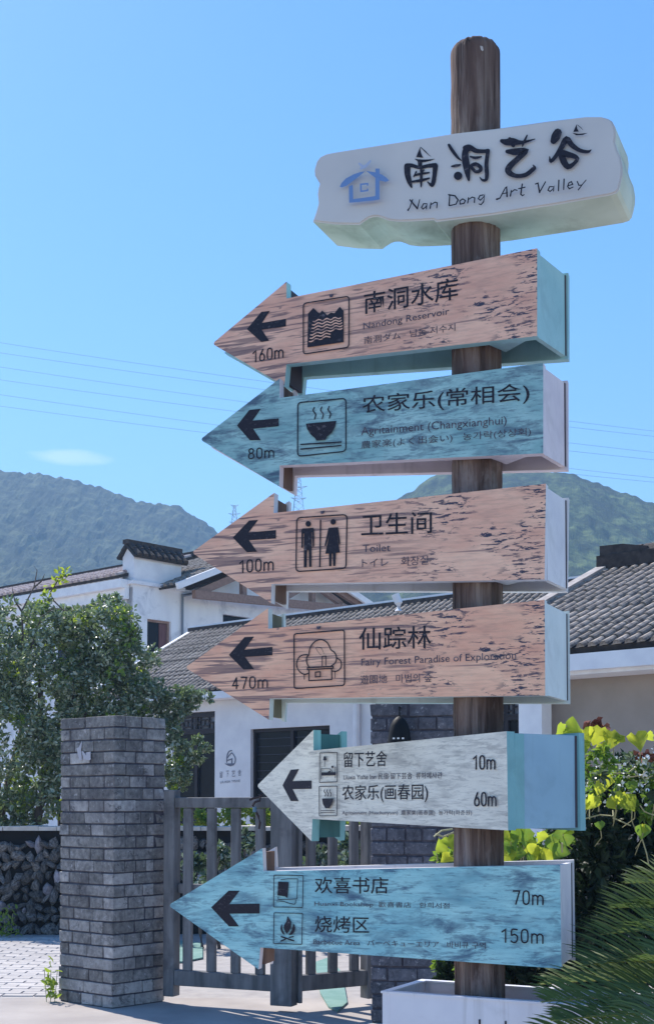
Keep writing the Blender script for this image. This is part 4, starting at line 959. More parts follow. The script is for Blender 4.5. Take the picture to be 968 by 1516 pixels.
# ------------------------------------------------------------------ signpost
PX, PY, PR = .448, 4.0, .0745
SP = thing('signpost', 'tall round weathered log signpost with a white name board and six arrow signs', 'signpost', (PX, PY, 0))
ztop = at(707, 65, 4.0).z
b = MB(); N = 56; zs = [.80 + (ztop-.036-.80)*i/90 for i in range(91)]; cap = [(ztop-.036+.036*math.sin(a*math.pi/2/6), math.cos(a*math.pi/2/6)**.42) for a in range(1,6)]
ringsz = [(z_, 1.0) for z_ in zs] + cap
for z_, f_ in ringsz:
    for k in range(N):
        a = 2*math.pi*k/N; d = Vector((math.cos(a), math.sin(a), 0))
        g = noise.noise(Vector((d.x*5, d.y*5, z_*1.1)))*.0022 + noise.noise(Vector((d.x*14, d.y*14, z_*2.2)))*.0026 - .005*max(0, noise.noise(Vector((d.x*9+3, d.y*9, z_*.8)))-.28)/.3
        left = max(0, -d.x)**3; g -= left*.0035*abs(noise.noise(Vector((d.y*9, 3, z_*7))))*2
        b.v.append(Vector((PX, PY, z_)) + d*(PR*f_ + g))
nr = len(ringsz)
for i in range(nr-1):
    for k in range(N): b.f.append((i*N+k, i*N+(k+1)%N, (i+1)*N+(k+1)%N, (i+1)*N+k)); b.m.append(0)
b.v.append(Vector((PX, PY, ztop))); c_ = len(b.v)-1
for k in range(N): b.f.append(((nr-1)*N+k, (nr-1)*N+(k+1)%N, c_)); b.m.append(0)
b.f.append(tuple(range(N))[::-1]); b.m.append(0)
b.build('post', M_LOG, SP, smooth=True)
b = MB(); c_ = at(713, 71, 3.925); b.add([c_ + Vector((x_, -.0015, z_)) for x_, z_ in ((-.005,.008),(.003,.006),(.005,-.006),(.002,-.009),(-.003,-.004))], [(0,1,2,3,4)]); b.build('chip', flat('pale_wood_chip', srgb(190,180,176), .7), SP)

def corner(px, row, a, perp=.105):
    """corner of a board whose front plane lies perp in front of the post axis"""
    n = Vector((-math.sin(a), -math.cos(a), 0)); p0 = Vector((PX, PY, 0)) + n*perp
    return onplane(px, row, p0, n), n
# name board
an = R(23)
p_, nn = corner(880, 172, an); fN = Face(p_, nn)
z1 = zm(450, 200, .2479); z3 = zm(730, 160, .2273); z0 = zm(440, 30, .5455)
out = z1([(92,285),(62,235),(60,200),(75,150),(95,125),(130,108),(180,98)]) + z0([(430,304)]) + z3([(0,130),(350,80),(600,50),(700,50),(745,62),(772,78),(790,110),(797,160),(793,215),(808,270),(830,315),(841,380),(840,430),(830,480),(818,525),(800,548),(760,562),(400,625),(0,690)]) + z1([(790,513),(770,502),(640,510),(560,512),(500,505),(470,492),(440,483),(410,484),(385,492),(350,515),(330,531),(180,528),(50,512),(70,455),(85,400),(79,345),(84,310)])
f_ = [fN.at(x, y) for x, y in out]; bk = [p - nn*.205 for p in f_]
MNB = fr(f_[0], (math.cos(an), -math.sin(an), 0))
b = MB(); b.prism(f_, bk, 0, 1, 0); nb = b.build('name_board', [M_NAME, M_NAMESIDE], SP, M=MNB)
bm = bmesh.new(); bm.from_mesh(nb.data); bmesh.ops.remove_doubles(bm, verts=bm.verts, dist=1e-5)
ed = [e for e in bm.edges if len(e.link_faces) == 2 and e.calc_face_angle(0) > .9 and {f.material_index for f in e.link_faces} == {0,1}]
bmesh.ops.bevel(bm, geom=ed, offset=.005, segments=2, affect='EDGES'); bm.to_mesh(nb.data); bm.free()
tag(nb, 'white board with wavy cut edges and brush lettering at the top')
# brush characters
z = zm(580, 170, .1653); st = lambda mb, pts, **k: fN.stroke(mb, z(pts), **k)
b = MB(); fN.poly(b, z([(255,285),(240,320),(218,376),(282,382),(266,350),(256,315)])); st(b, [(258,287,5),(300,325,9),(335,360,4),(352,372,2)])
fN.poly(b, z([(203,390),(250,398),(320,398),(388,392),(350,408),(300,420),(270,424),(228,412)]))
st(b, [(252,415,40),(256,470,34)]); st(b, [(140,462,58),(142,530,52),(160,600,42),(178,648,14)], sm=4); st(b, [(135,455,44),(180,452,34),(250,470,30),(330,455,34),(392,452,44)], sm=4)
st(b, [(392,455,46),(384,540,38),(374,600,38),(358,630,30),(322,600,10)], sm=4); st(b, [(205,545,12),(250,530,22),(335,518,14)], sm=3); st(b, [(180,600,18),(260,588,26),(338,568,14)], sm=3)
st(b, [(266,470,22),(266,580,24),(265,645,12)]); st(b, [(222,510,14),(200,555,12)]); st(b, [(290,495,14),(268,525,14)]); b.build('lettering', M_INK, nb)
b = MB(); st(b, [(515,272,24),(545,320,30),(590,380,24),(626,412,8)], sm=4); st(b, [(540,464,14),(580,458,26),(618,450,14)], sm=3); fN.circle(b, z([(597,550)])[0], 38*.1653)
st(b, [(690,300,60),(664,330,56),(662,400,62),(676,480,60),(688,560,36),(694,592,16)], sm=4); st(b, [(660,300,44),(700,295,50),(760,326,40),(830,330,34),(866,325,36)], sm=4)
st(b, [(866,328,34),(852,440,36),(856,540,36),(848,586,28),(815,588,20),(790,560,6)], sm=4); st(b, [(708,378,14),(750,390,26),(806,380,14)], sm=3)
st(b, [(715,462,26),(755,446,34),(796,470,34),(800,500,32),(766,516,30),(735,495,30)], closed=True, sm=3); b.build('lettering', M_INK, nb)
z = z3; b = MB(); st(b, [(60,218,26),(90,226,42),(130,222,48),(190,228,24),(275,206,6)], sm=4); st(b, [(112,205,24),(135,248,26)]); st(b, [(225,183,10),(205,225,16),(194,254,8)], sm=3)
st(b, [(96,288,26),(150,290,46),(212,286,38),(170,330,36),(112,385,40),(105,420,40),(150,446,28),(215,440,28),(262,405,28),(274,392,20),(262,374,5)], sm=4); b.build('lettering', M_INK, nb)
b = MB(); st(b, [(425,165,54),(410,195,58),(397,220,42)], sm=3); st(b, [(372,322,6),(380,352,22),(415,315,26),(450,260,34),(482,210,40),(520,250,34),(570,282,26),(620,290,20),(642,278,6)], sm=4)
st(b, [(455,305,40),(462,350,44),(492,388,36),(530,368,24),(552,336,26),(520,316,34)], closed=True, sm=3); st(b, [(440,280,20),(500,312,40)])
fN.poly(b, z([(548,112),(536,138),(526,162),(562,160),(552,140)])); st(b, [(552,116,4),(575,134,4),(590,150,2)]); fN.poly(b, z([(520,168),(560,175),(622,169),(590,182),(545,185)])); b.build('lettering', M_INK, nb)
# latin brush line
z = zm(590, 250, .3099)
LET = [[[(50,202,7),(58,190,4),(72,152,5)],[(60,153,6),(95,195,7)],[(95,195,5),(106,152,4)]],
 [[(140,172,4),(125,172,5),(115,190,5),(122,197,5),(135,188,4),(142,172,4),(138,196,5)]], [[(160,168,5),(156,195,5)],[(158,178,4),(180,165,5),(190,168,5),(188,192,5)]],
 [[(250,130,5),(247,181,6)],[(245,130,6),(275,135,6),(290,155,6),(280,175,5),(250,182,5)]], [[(312,150,5),(298,160,5),(300,175,5),(318,172,5),(325,158,5),(312,150,5)]],
 [[(340,145,5),(336,170,5)],[(338,155,4),(358,142,5),(370,146,5),(368,168,5)]], [[(410,132,5),(395,135,5),(387,150,5),(397,157,5),(412,142,4),(418,128,4),(412,165,5),(400,178,5),(390,175,4)]],
 [[(475,153,8),(490,148,5),(515,100,5),(522,95,6),(524,140,7)],[(500,128,4),(526,122,4)]], [[(545,112,5),(540,138,6)],[(543,122,4),(560,108,5),(572,111,5)]], [[(597,82,6),(590,130,6),(598,137,5),(606,132,4)],[(580,104,5),(610,97,5)]],
 [[(660,82,5),(672,78,6),(680,122,7)],[(680,122,5),(708,72,5)]], [[(745,95,4),(728,95,5),(720,112,5),(730,118,5),(742,108,4),(750,92,4),(746,116,5)]], [[(772,65,6),(770,115,5)]], [[(797,60,6),(795,109,5)]],
 [[(815,92,4),(838,85,5),(832,72,5),(820,78,5),(814,95,5),(822,106,5),(840,98,4)]], [[(860,72,5),(868,90,5),(882,88,4),(902,65,4)],[(885,85,4),(865,112,5)]]]
for L_ in LET:
    b = MB()
    for s_ in L_: fN.stroke(b, z([(x, y, w_*1.15) for x, y, w_ in s_]))
    b.build('lettering', M_INK, nb)
# blue house emblem
z = z1; b = MB(); fN.poly(b, z([(228,322),(238,300),(265,272),(310,248),(352,234),(378,230),(345,258),(300,292),(268,316),(240,326)])); fN.poly(b, z([(385,228),(430,234),(480,250),(505,268),(522,286),(500,293),(465,284),(435,266)]))
fN.poly(b, z([(440,214),(465,214),(466,262),(440,250)])); fN.poly(b, z([(282,320),(306,310),(308,396),(284,418)])); fN.poly(b, z([(284,418),(308,396),(440,378),(465,398),(430,404)])); fN.poly(b, z([(440,262),(465,268),(465,398),(440,378)]))
st = lambda mb, pts, **k: fN.stroke(mb, z(pts), **k)
st(b, [(394,313,9),(394,304,9),(354,308,10),(355,350,10),(394,345,9),(394,337,9)]); b.build('emblem', M_BLUE, nb)
b = MB(); st(b, [(345,185,12),(375,205,18),(410,170,12)], sm=3); st(b, [(355,215,12),(395,190,14)]); b.build('emblem_smoke', M_PALEINK, nb)

# arrow signs
TH = .032
DG = {'0':[([(.5,.0),(.2,.08),(.1,.3),(.1,.7),(.2,.92),(.5,1),(.8,.92),(.9,.7),(.9,.3),(.8,.08)],1)],
 '1':[([(.0,.78),(.62,.98),(.62,.0)],0)], '4':[([(.66,.0),(.66,.98)],0),([(.66,.98),(.08,.28),(.95,.28)],0)],
 '5':[([(.85,.98),(.22,.98),(.16,.55),(.5,.62),(.85,.5),(.9,.28),(.75,.05),(.4,.0),(.1,.1)],0)],
 '6':[([(.66,1),(.3,.62),(.12,.36),(.16,.1),(.5,.0),(.86,.1),(.9,.36),(.7,.58),(.45,.6),(.2,.48)],0)],
 '7':[([(.08,.98),(.92,.98),(.42,.0)],0)],
 '8':[([(.5,.54),(.2,.66),(.18,.88),(.5,1),(.82,.88),(.8,.66)],1),([(.5,.54),(.14,.40),(.12,.12),(.5,.0),(.88,.12),(.86,.40)],1)],
 'm':[([(.05,.0),(.05,.68)],0),([(.05,.52),(.2,.68),(.4,.64),(.48,.5),(.48,.0)],0),([(.48,.52),(.65,.68),(.85,.64),(.95,.48),(.95,.0)],0)]}
def digits(f, brd, M, txt, bl, br, tl):
    b = MB(); ws = [1.55 if c == 'm' else .72 if c == '1' else 1. for c in txt]; tot = sum(ws) + .32*(len(ws)-1); x = 0
    X = Vector(br)-Vector(bl); Yv = Vector((0, tl[1]-bl[1])); h = -Yv.y
    for c, w_ in zip(txt, ws):
        for pts, cl in DG[c]:
            q = []
            for u, v in pts:
                p = Vector(bl) + X*((x+u*w_)/tot) + Yv*v; q.append((p.x, p.y, h*.115))
            f.stroke(b, q, closed=bool(cl), sm=3 if len(pts) > 4 else 0)
        x += w_ + .32
    return b.build('distance_lettering', M_INK, brd, M=M)
def arrow_sign(k, label, outline, a, xb, T0, mark, lines, dist):
    """outline px: tip, head top, shaft top left, right top, right bottom, shaft bottom left, head bottom"""
    a = R(a); p, n = corner(outline[3][0], outline[3][1], a, .108 if k != 5 else .11); f = Face(p, n)
    x = Vector((math.cos(a), -math.sin(a), 0)); M = fr(p, x)
    fr_ = [f.at(*q) for q in outline]
    tip = fr_[0]                                   # slightly rounded tip
    e1_ = (fr_[1]-tip).normalized(); e2_ = (fr_[-1]-tip).normalized()
    loop = [tip + e1_*.010, *fr_[1:], tip + e2_*.010, tip + (e1_+e2_)*.0035]
    b = MB(); b.prism(loop, [q - n*TH for q in loop], 0, 1, 1); brd = b.build('arrow_sign', [M_PRINT[k], M_BODY[k]], SP, M=M); tag(brd, label)
    # back board: plane through the far end corner, converging to T0 at the neck
    neck = fr_[2]; tr_ = fr_[3]
    rx = ray(xb, 800); # horizontal bearing of the far edge
    best = None
    e = R(END[k]); dirv = Vector((math.sin(e), math.cos(e), 0)); 
    # intersect tr_ + s*dirv with vertical plane through bearing xb
    nb_ = Vector((rx.y, -rx.x, 0)); s_ = -(Vector((tr_.x, tr_.y, 0)).dot(nb_))/dirv.dot(nb_)
    far = Vector((tr_.x, tr_.y, 0)) + dirv*s_
    nk = Vector((neck.x, neck.y, 0)) - n*T0
    bx = (far - nk).normalized(); bn = Vector((bx.y, -bx.x, 0)); 
    if bn.dot(n) < 0: bn = -bn
    L = (Vector((tr_.x,tr_.y,0)) - Vector((neck.x,neck.y,0))).length; Lb = (far-nk).length
    def tob(q, grow=0):                            # front point -> back board point
        u = (Vector((q.x,q.y,0)) - Vector((neck.x,neck.y,0))).dot(x)/L; r_ = nk + bx*(u*Lb + (0.008 if u > .9 else 0)); return Vector((r_.x, r_.y, q.z + grow))
    gz = [0,0,.004,.004,-.004,-.004,0]
    bl = [tob(q, g) for q, g in zip(fr_, gz)]
    b = MB(); b.prism([q for q in bl], [q - bn*.03 for q in bl], 0); b.build('back_board', M_BODY[k], brd, M=M)
    # end plate closing the right end
    q0, q1 = fr_[3], fr_[4]; pc = (Vector((PX,PY,0)) - Vector((q0.x,q0.y,0))).dot(x)
    w0 = Vector((q0.x,q0.y,0)) - n*(TH+.0015) - x*.004; w1_ = Vector((far.x,far.y,0)) + bn*.0015; ed = (w1_-w0).normalized(); ex = Vector((-ed.y, ed.x, 0)); 
    if ex.dot(x) > 0: ex = -ex
    zt_, zb_ = q0.z-.004, q1.z+.004
    qd = [w0 + Vector((0,0,zb_)), w1_ + Vector((0,0,zb_)), w1_ + Vector((0,0,zt_)), w0 + Vector((0,0,zt_))]
    b = MB(); b.prism(qd, [q + ex*.015 for q in qd]); b.build('end_plate', M_END[k], brd, M=M)
    if k == 5:                                     # rebate strip along the end plate
        b = MB(); s0_ = w0 - ex*.004; d_ = ed*.035; qd = [s0_ + Vector((0,0,zb_+.001)), s0_ + d_ + Vector((0,0,zb_+.001)), s0_ + d_ + Vector((0,0,zt_-.001)), s0_ + Vector((0,0,zt_-.001))]
        b.prism(qd, [q + ex*.0035 for q in qd]); b.build('corner_strip', M_BODY[k], brd, M=M)
    b = MB(); s1q = w1_ - ed*.007 - ex*.0; qd = [s1q + Vector((0,0,zb_+.001)), w1_ + Vector((0,0,zb_+.001)), w1_ + Vector((0,0,zt_-.001)), s1q + Vector((0,0,zt_-.001))]
    b.prism([q - ex*.002 for q in qd], [q + ex*.001 for q in qd]); b.build('seam_shade_strip', M_DARKIN, brd, M=M)  # dark strip painted in for the shaded gap before the back board
    if k <= 4:                                     # gusset beside the post, seen from below
        o_ = Vector((q0.x,q0.y,q1.z+.012)) + x*pc; ps = [o_ + x*.055 - n*(TH+.002), o_ + x*.20 - n*(TH+.002), o_ + x*.085 - n*.13]
        b = MB(); b.prism(ps, [q + Vector((0,0,.012)) for q in ps]); b.build('gusset', M_BODY[k], brd, M=M)
    # inner webs: a long spacer board under the top and a neck block between the boards
    qn = [tob(fr_[2]), tob(fr_[5])]
    b = MB(); h0, h1 = fr_[6].z+.012, fr_[1].z-.012; nf = Vector((neck.x,neck.y,0)) - n*(TH+.001) - x*.004; nbk = nk + bn*.001 - x*.006
    qd = [nf + Vector((0,0,h0)), nbk + Vector((0,0,h0)), nbk + Vector((0,0,h1)), nf + Vector((0,0,h1))]
    b.prism(qd, [q - x*.012 for q in qd]); b.build('neck_block', {1:M_DARKIN, 2:M_BROWN, 3:M_BROWN, 4:M_OLIVE, 5:M_DKTEAL, 6:M_BROWN}[k], brd, M=M)
    b = MB()
    pts_ = []
    for t_ in (0.02, .97):
        fp0 = neck.lerp(tr_, t_) - n*(TH+.001); bp0 = tob(neck.lerp(tr_, t_)) + bn*.001; zc = min(fp0.z, bp0.z) - .006
        pts_.append((Vector((fp0.x,fp0.y,zc)), Vector((bp0.x,bp0.y,zc))))
    qd = [pts_[0][0], pts_[0][1], pts_[1][1], pts_[1][0]]
    if k not in (6,): b.prism(qd, [q - Vector((0,0,.012)) for q in qd]); b.build('top_board', M_BODY[k], brd, M=M)
    # black arrow
    b = MB(); f.poly(b, mark); b.build('arrow_mark', M_INK, brd, M=M)
    for txt, bl_, br_, tl_, lat, ink, off in lines: f.text(brd, txt, bl_, br_, tl_, ink, lat, off=off)
    for txt, bl_, br_, tl_ in dist: digits(f, brd, M, txt, bl_, br_, tl_)
    return f, brd, M
END = {1: 31, 2: 28, 3: 25, 4: 23, 5: 54, 6: 17.5}
zc2 = zm(290,350,.3409); zc4 = zm(280,540,.3306); zc6 = zm(270,710,.2996); zc8 = zm(260,880,.3099); z5b = zm(370,1060,.3202); z6b = zm(240,1240,.3306)
Bk, Th_ = 0.0, -.004
f1, s1_, M1 = arrow_sign(1, 'pink wood grain arrow sign pointing to the reservoir, 160m',
  [(314,508.6),(424,416.5),(424,441.5),(795,367),(795,497),(424,539),(421,571)], 25, 840, .125,
  zc2([(222,402),(285,327),(322,323),(288,375),(392,357),(392,390),(287,405),(318,452),(285,458)]),
  [('南洞水库',(539,465.5),(678,443),(539,433),False,M_INK,.006),('Nandong Reservoir',(538,487.5),(665,465),(538,478),True,M_INK2,0),('南洞ダム   남동 저수지',(539,509.5),(674,489.5),(539,498.5),False,M_INK2,0)], [('160m',(375,536),(420,529),(375,519.5))])
f2, s2_, M2 = arrow_sign(2, 'teal worn arrow sign with a steaming bowl, 80m',
  [(296,650.7),(414,560),(414,589),(804,537),(804,671),(414,689),(413,720)], 21.5, 838, .12,
  zc4([(215,272),(270,202),(322,197),(285,250),(402,240),(402,275),(288,287),(322,338),(272,338)]),
  [('农家乐(常相会)',(536,616),(784,597),(536,586),False,M_INK,.004),('Agritainment (Changxianghui)',(534.7,644),(750,627.5),(534.7,632.5),True,M_INK2,0),('農家楽(よく出会い)   농가락(상상회)',(534.7,666),(786,646),(534.7,653),False,M_INK2,0)], [('80m',(367.6,679.5),(406,677),(367.6,664.6))])
f3, s3_, M3 = arrow_sign(3, 'pink wood grain arrow sign for the toilet, 100m',
  [(283.5,818),(406,729.5),(405,759.5),(808,716),(806,858),(402,864.5),(401,893)], 20.5, 838, .12,
  zc6([(250,287),(330,203),(375,200),(328,262),(463,250),(463,292),(330,300),(370,357),(320,360)]),
  [('卫生间',(534.8,794),(639.4,789.6),(535,761.5),False,M_INK,.006),('Toilet',(537,817.6),(578,816),(537,807),True,M_INK2,0),('トイレ    화장실',(536,840.5),(634,836),(536,827.5),False,M_INK2,0)], [('100m',(355.4,848),(405.4,844),(355.4,830.4))])
f4, s4_, M4 = arrow_sign(4, 'pink wood grain arrow sign for the fairy forest, 470m',
  [(274,988.5),(397,900.5),(397,931),(806,888),(807,1030),(399.5,1034.5),(398,1066)], 21.5, 838, .12,
  zc8([(255,290),(330,205),(375,203),(330,265),(463,252),(463,292),(332,300),(375,358),(325,360)]),
  [('仙踪林',(531.6,962.5),(638.3,960),(531.6,929.5),False,M_INK,.006),('Fairy Forest Paradise of Exploration',(535,986),(764,975.5),(535,975.5),True,M_INK2,0),('遊園地   마법의 숲',(533.5,1013),(639.5,1010),(533.5,1000),False,M_INK2,0)], [('470m',(344,1020.4),(397,1018),(344,1004))])
f5, s5_, M5 = arrow_sign(5, 'white worn arrow sign with a blue box end, 10m and 60m',
  [(380,1164),(464,1081),(464,1111.5),(750,1083),(752,1230),(462.5,1213),(461,1246)], 50, 851, .12,
  z5b([(152,322),(190,250),(228,247),(198,303),(286,300),(286,338),(198,340),(226,395),(190,395)]),
  [('留下艺舍',(509,1136.7),(573,1135),(509,1114),False,M_INK,.005),('Liuxia Yishe Inn 民宿·留下芸舎  류하예사관',(509,1155.5),(655,1153),(509,1146.5),False,M_INK2,0),('农家乐(画春园)',(507,1188.6),(634,1188),(507,1163),False,M_INK,.004),('Agritainment (Huachunyuan)  農家楽(画春園)  농가락(화춘원)',(507,1208),(699,1208.5),(507,1200),False,M_INK2,0)],
  [('10m',(701.5,1139),(733.8,1139),(701.5,1119.4)),('60m',(702.8,1193.5),(736,1193.5),(702.8,1174))])
f6, s6_, M6 = arrow_sign(6, 'teal worn arrow sign for bookshop and barbecue, 70m and 150m',
  [(249,1341),(388.5,1256.5),(390,1290.5),(829,1281),(831,1435),(385.5,1403.6),(382.5,1436)], 15.5, 842, .13,
  z6b([(220,315),(298,240),(348,240),(302,300),(437,298),(437,342),(302,343),(345,400),(300,400)]),
  [('欢喜书店',(466,1323.5),(575,1324),(466,1299),False,M_INK,.004),('Huanxi Bookshop  歡喜書店   환희서점',(465.6,1343.5),(665,1347),(465.6,1334),False,M_INK2,0),('烧烤区',(466,1381),(546.5,1382.6),(466,1356.5),False,M_INK,.004),('Barbecue Area   バーベキューエリア   바비큐 구역',(464,1399.3),(719,1405.5),(464,1390),False,M_INK2,0)],
  [('70m',(759,1339),(804.5,1340),(759,1319.3)),('150m',(743.3,1395.4),(804.5,1397),(743.3,1376))])

# dark fixing mark above each pictogram
for f_m, brd_m, M_m, px_m, py_m in ((f1, s1_, M1, 491, 438), (f3, s3_, M3, 478, 759), (f4, s4_, M4, 472.5, 930)):
    b = MB(); f_m.poly(b, [(px_m-3.5, py_m-2), (px_m+3.5, py_m-2.6), (px_m+2.6, py_m+.2), (px_m+1.5, py_m+2), (px_m-2.2, py_m+2.2)]); b.build('fixing_mark', M_INK2, brd_m, M=M_m)
# pictograms
def picto(f, brd, M, z, frames, fn):
    b = MB()
    for q, wdt_, rad in frames:
        q_ = [(p[0], p[1]) for p in z(q)]; f.stroke(b, rr(q_, wdt_, rad), closed=True)
    fn(b, z); b.build('pictogram', [M_INK, M_PRINT[1]], brd, M=M)
z = zm(440, 430, .09298)
def pic1(b, z):
    f1.poly(b, z([(180,370),(265,280),(350,365),(370,365),(405,320),(485,400),(540,355),(600,365),(685,260),(745,330),(745,825),(170,910)]))
    for k in range(7):
        yl, yr = 490+k*54, 435+k*42; xl, xr = 262-k*9, 700+min(k,3)*10
        pts = []
        for i in range(17):
            t = i/16; x = xl+(xr-xl)*t
            if k >= 5 and x > 560: break
            pts.append((x, yl+(yr-yl)*t + 15*math.sin(t*math.pi*2*3.4+.5), 18))
        f1.stroke(b, z(pts), mi=1)
picto(f1, s1_, M1, z, [([(105,208),(830,93),(828,905),(105,1017)], 1.7, .07)], pic1)
def bowl(f, b, z, st_, bw, ln, w1_, w2_):
    for x, y0, y1 in st_:
        n = (y1-y0); f.stroke(b, z([(x-n*.02, y0, w1_), (x-n*.12, y0+n*.28, w1_), (x+n*.10, y0+n*.6, w1_), (x, y1, w1_)]), sm=3)
    f.poly(b, z(bw)); [f.stroke(b, z([(p[0],p[1],w2_),(q[0],q[1],w2_)])) for p, q in ln]
picto(f2, s2_, M2, zc4, [([(488,170),(703,151),(703,388),(487,411)], 1.7, .08)], lambda b, z: bowl(f2, b, z, [(563,192,244),(597,190,243),(630,188,240)],
  [(525,265),(661,252),(656,278),(642,303),(618,325),(612,338),(572,341),(566,330),(545,312),(530,288)], [((502,358),(683,347)),((502,379),(683,363))], 5.5, 6))
def pic3(b, z):
    f3.circle(b, z([(624,220)])[0], 14*.2996); f3.circle(b, z([(747,210)])[0], 14*.2996)
    f3.poly(b, z([(597,243),(648,240),(653,250),(653,332),(646,335),(644,262),(641,262),(640,432),(628,433),(626,348),(618,348),(616,435),(602,436),(603,268),(599,268),(598,338),(590,338),(590,250)]))
    f3.poly(b, z([(724,240),(771,237),(783,318),(776,322),(764,268),(781,362),(761,363),(758,428),(747,429),(745,367),(740,367),(738,430),(727,430),(726,367),(708,368),(729,270),(711,330),(704,328)]))
    f3.stroke(b, z([(685,203,7),(681,432,7)]))
picto(f3, s3_, M3, zc6, [([(567,190),(815,174),(810,440),(563,456)], 1.8, .08)], pic3)
z = zm(430, 925, .09298)
def pic4(b, z):
    w_ = 18
    f4.stroke(b, z([(x,y,w_) for x,y in ((302,682),(265,600),(270,520),(300,480),(318,380),(380,285),(480,240),(570,270),(625,340),(650,402),(712,450),(740,530),(720,610),(655,662))]), sm=3)
    f4.stroke(b, z([(x,y,w_) for x,y in ((282,482),(205,485),(140,530),(105,630),(140,735),(220,793),(292,780))]), sm=3)
    f4.stroke(b, z([(x,y,w_) for x,y in ((745,535),(800,570),(820,640),(800,705),(740,745),(675,742))]), sm=3)
    f4.stroke(b, z([(280,690,w_),(688,668,w_),(690,696,w_),(282,722,w_)]), closed=True); f4.stroke(b, z([(305,735,w_),(303,895,w_),(668,876,w_),(664,715,w_)]))
    f4.stroke(b, z([(408,760,w_),(485,755,w_),(485,830,w_),(408,836,w_)]), closed=True); f4.stroke(b, z([(516,655,14),(516,506,14),(574,502,14),(574,650,14)]))
    f4.stroke(b, z([(232,800,14),(232,878,12)])); f4.stroke(b, z([(722,755,12),(722,855,10)])); f4.stroke(b, z([(500,490,6),(460,450,6),(420,380,8),(440,360,8),(500,375,10),(530,430,6),(548,475,5)]), sm=3)
picto(f4, s4_, M4, z, [([(63,150),(865,88),(868,968),(68,1022)], 1.8, .05)], pic4)
z = zm(465, 1105, .07257)
def pic5(b, z):
    f5.poly(b, z([(222,210),(262,210),(280,292),(205,292)])); f5.stroke(b, z([(240,290,12),(238,420,12)])); f5.poly(b, z([(168,538),(462,532),(462,596),(168,602)]))
    f5.stroke(b, z([(172,450,14),(172,670,14)])); f5.stroke(b, z([(462,420,14),(460,660,14)])); f5.stroke(b, z([(175,462,12),(350,465,12),(405,530,10)])); f5.circle(b, z([(402,424)])[0], 24*.07257); f5.stroke(b, z([(320,530,20),(360,515,26)]))
    bowl(f5, b, z, [(252,885,1030),(308,885,1030),(365,885,1030)], [(190,1070),(425,1068),(402,1160),(345,1268),(262,1272),(210,1180)], [((165,1320),(458,1312)),((165,1358),(465,1350))], 16, 13)
picto(f5, s5_, M5, z, [([(137,140),(496,130),(492,730),(134,745)], 1.1, .03), ([(125,826),(496,816),(486,1424),(130,1424)], 1.1, .03)], pic5)
z = zm(400, 1280, .08242)
def pic6(b, z):
    f6.poly(b, z([(152,310),(342,320),(325,560),(318,610),(270,575),(138,560)])); f6.stroke(b, z([(200,278,10),(330,262,12),(502,262,12),(490,622,12),(330,630,12),(155,632,14),(152,585,12)]))
    f6.stroke(b, z([(120,660,12),(250,668,14),(330,695,14),(420,716,14),(460,708,14),(468,640,12)]), sm=3)
    f6.poly(b, z([(320,930),(352,970),(388,1035),(385,1130),(350,1200),(308,1250),(275,1200),(253,1150),(258,1095),(300,1030)]))
    f6.poly(b, z([(222,1072),(226,1110),(230,1165),(250,1215),(275,1272),(235,1250),(205,1205),(193,1150),(202,1105)])); f6.poly(b, z([(425,1058),(452,1105),(460,1150),(450,1205),(420,1250),(380,1270),(342,1278),(368,1235),(402,1175),(416,1110)]))
    f6.stroke(b, z([(210,1300,26),(430,1374,28)])); f6.stroke(b, z([(205,1378,24),(285,1345,26)])); f6.stroke(b, z([(355,1312,20),(428,1300,24)]))
picto(f6, s6_, M6, z, [([(78,195),(602,203),(590,776),(70,768)], 1.2, .03), ([(80,873),(590,882),(577,1440),(68,1422)], 1.2, .03)], pic6)

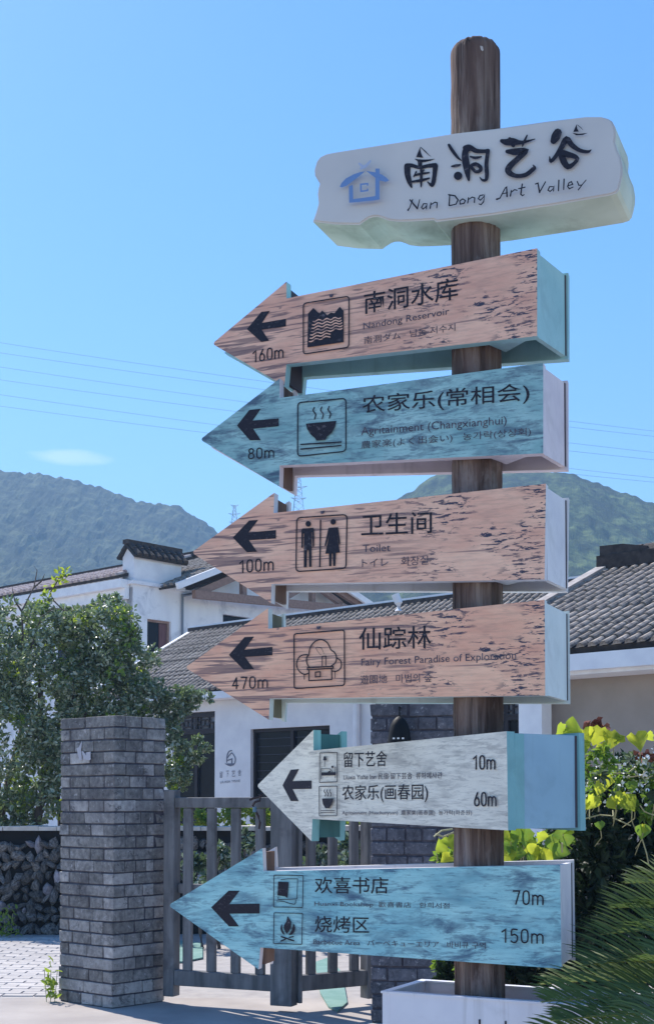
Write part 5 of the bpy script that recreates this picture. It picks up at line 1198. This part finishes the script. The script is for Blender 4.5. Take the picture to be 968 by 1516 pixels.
# ------------------------------------------------------------------ pylons and power lines
def pylon(label, px, rt, rb, Y, wpx):
    base = at(px, rb, Y); top = at(px, rt, Y); H = top.z-base.z; W0 = wpx*Y/FPX; b = MB(); r = .10
    T = thing('pylon', label, 'pylon', base)
    def wd(f): return W0*(1-f)*.5 + W0*.12
    lv = [0,.18,.34,.48,.6,.7,.79,.87,.94,1]; q = lambda f, s, e: Vector((base.x+s*wd(f), base.y+e*wd(f), base.z+H*f))
    for s in (-1,1):
        for e in (-1,1): b.tube([q(f, s, e) for f in lv], r, 4)
        for f0, f1_ in zip(lv, lv[1:]):
            b.tube([q(f0, s, -1), q(f1_, -s, -1)], r*.7, 4); b.tube([q(f0, -1, s), q(f1_, 1, s)], r*.6, 4)
    b.build('tower', M_STEEL, T)
    for f0, l in ((.98,.55),(.74,.8),(.5,.7)):
        b = MB(); c_ = base + Vector((0,0,H*f0))
        for s in (-1,1): b.tube([c_, c_ + Vector((s*W0*l, 0, H*.03))], r, 4); b.tube([c_ + Vector((0,0,-H*.05)), c_ + Vector((s*W0*l, 0, H*.03))], r*.8, 4)
        b.build('cross_arm', M_STEEL, T)
    return T
pylon('distant steel lattice pylon seen between the second and third signs', 442, 703, 775, 440, 16)
pylon('small distant steel pylon on the hillside left of the third sign', 347, 748, 800, 560, 11)
for i, (y0_, x1_, y1_) in enumerate(((507,397,562),(522,387,573),(543,355,591),(562,337,605),(584,317,626),(601,302,638))):
    sl_ = (y1_-y0_)/x1_; pts = []
    for k in range(25):
        x = -120 + 1200*k/24; pts.append(at(x, y0_ + sl_*x*1.06 - .00009*x*(x1_-x)*-1*.0 + .000045*(x-200)**2*0 - .00002*x*(x-x1_), 150))
    b = MB(); b.tube(pts, .016, 4); tag(b.build('power_line', M_WIRE), ('topmost','second','third','fourth','fifth','lowest')[i] + ' of the six thin power lines crossing the sky', 'power line', 'power lines across the sky')

# ------------------------------------------------------------------ haze
b = MB(); b.box((-600,-8,-1.2),(600,900,175)); hz = b.build('haze', None); tag(hz, kind='stuff'); hz.data.materials.clear()
m = bpy.data.materials.new('haze_air'); m.use_nodes = True; nt = m.node_tree
for n_ in list(nt.nodes):
    if n_.type == 'BSDF_PRINCIPLED': nt.nodes.remove(n_)
pv = nt.nodes.new('ShaderNodeVolumePrincipled'); pv.inputs['Color'].default_value = (.42,.68,1,1); pv.inputs['Density'].default_value = .00108; pv.inputs['Anisotropy'].default_value = 0
nt.links.new(pv.outputs[0], nt.nodes['Material Output'].inputs['Volume']); hz.data.materials.append(m)
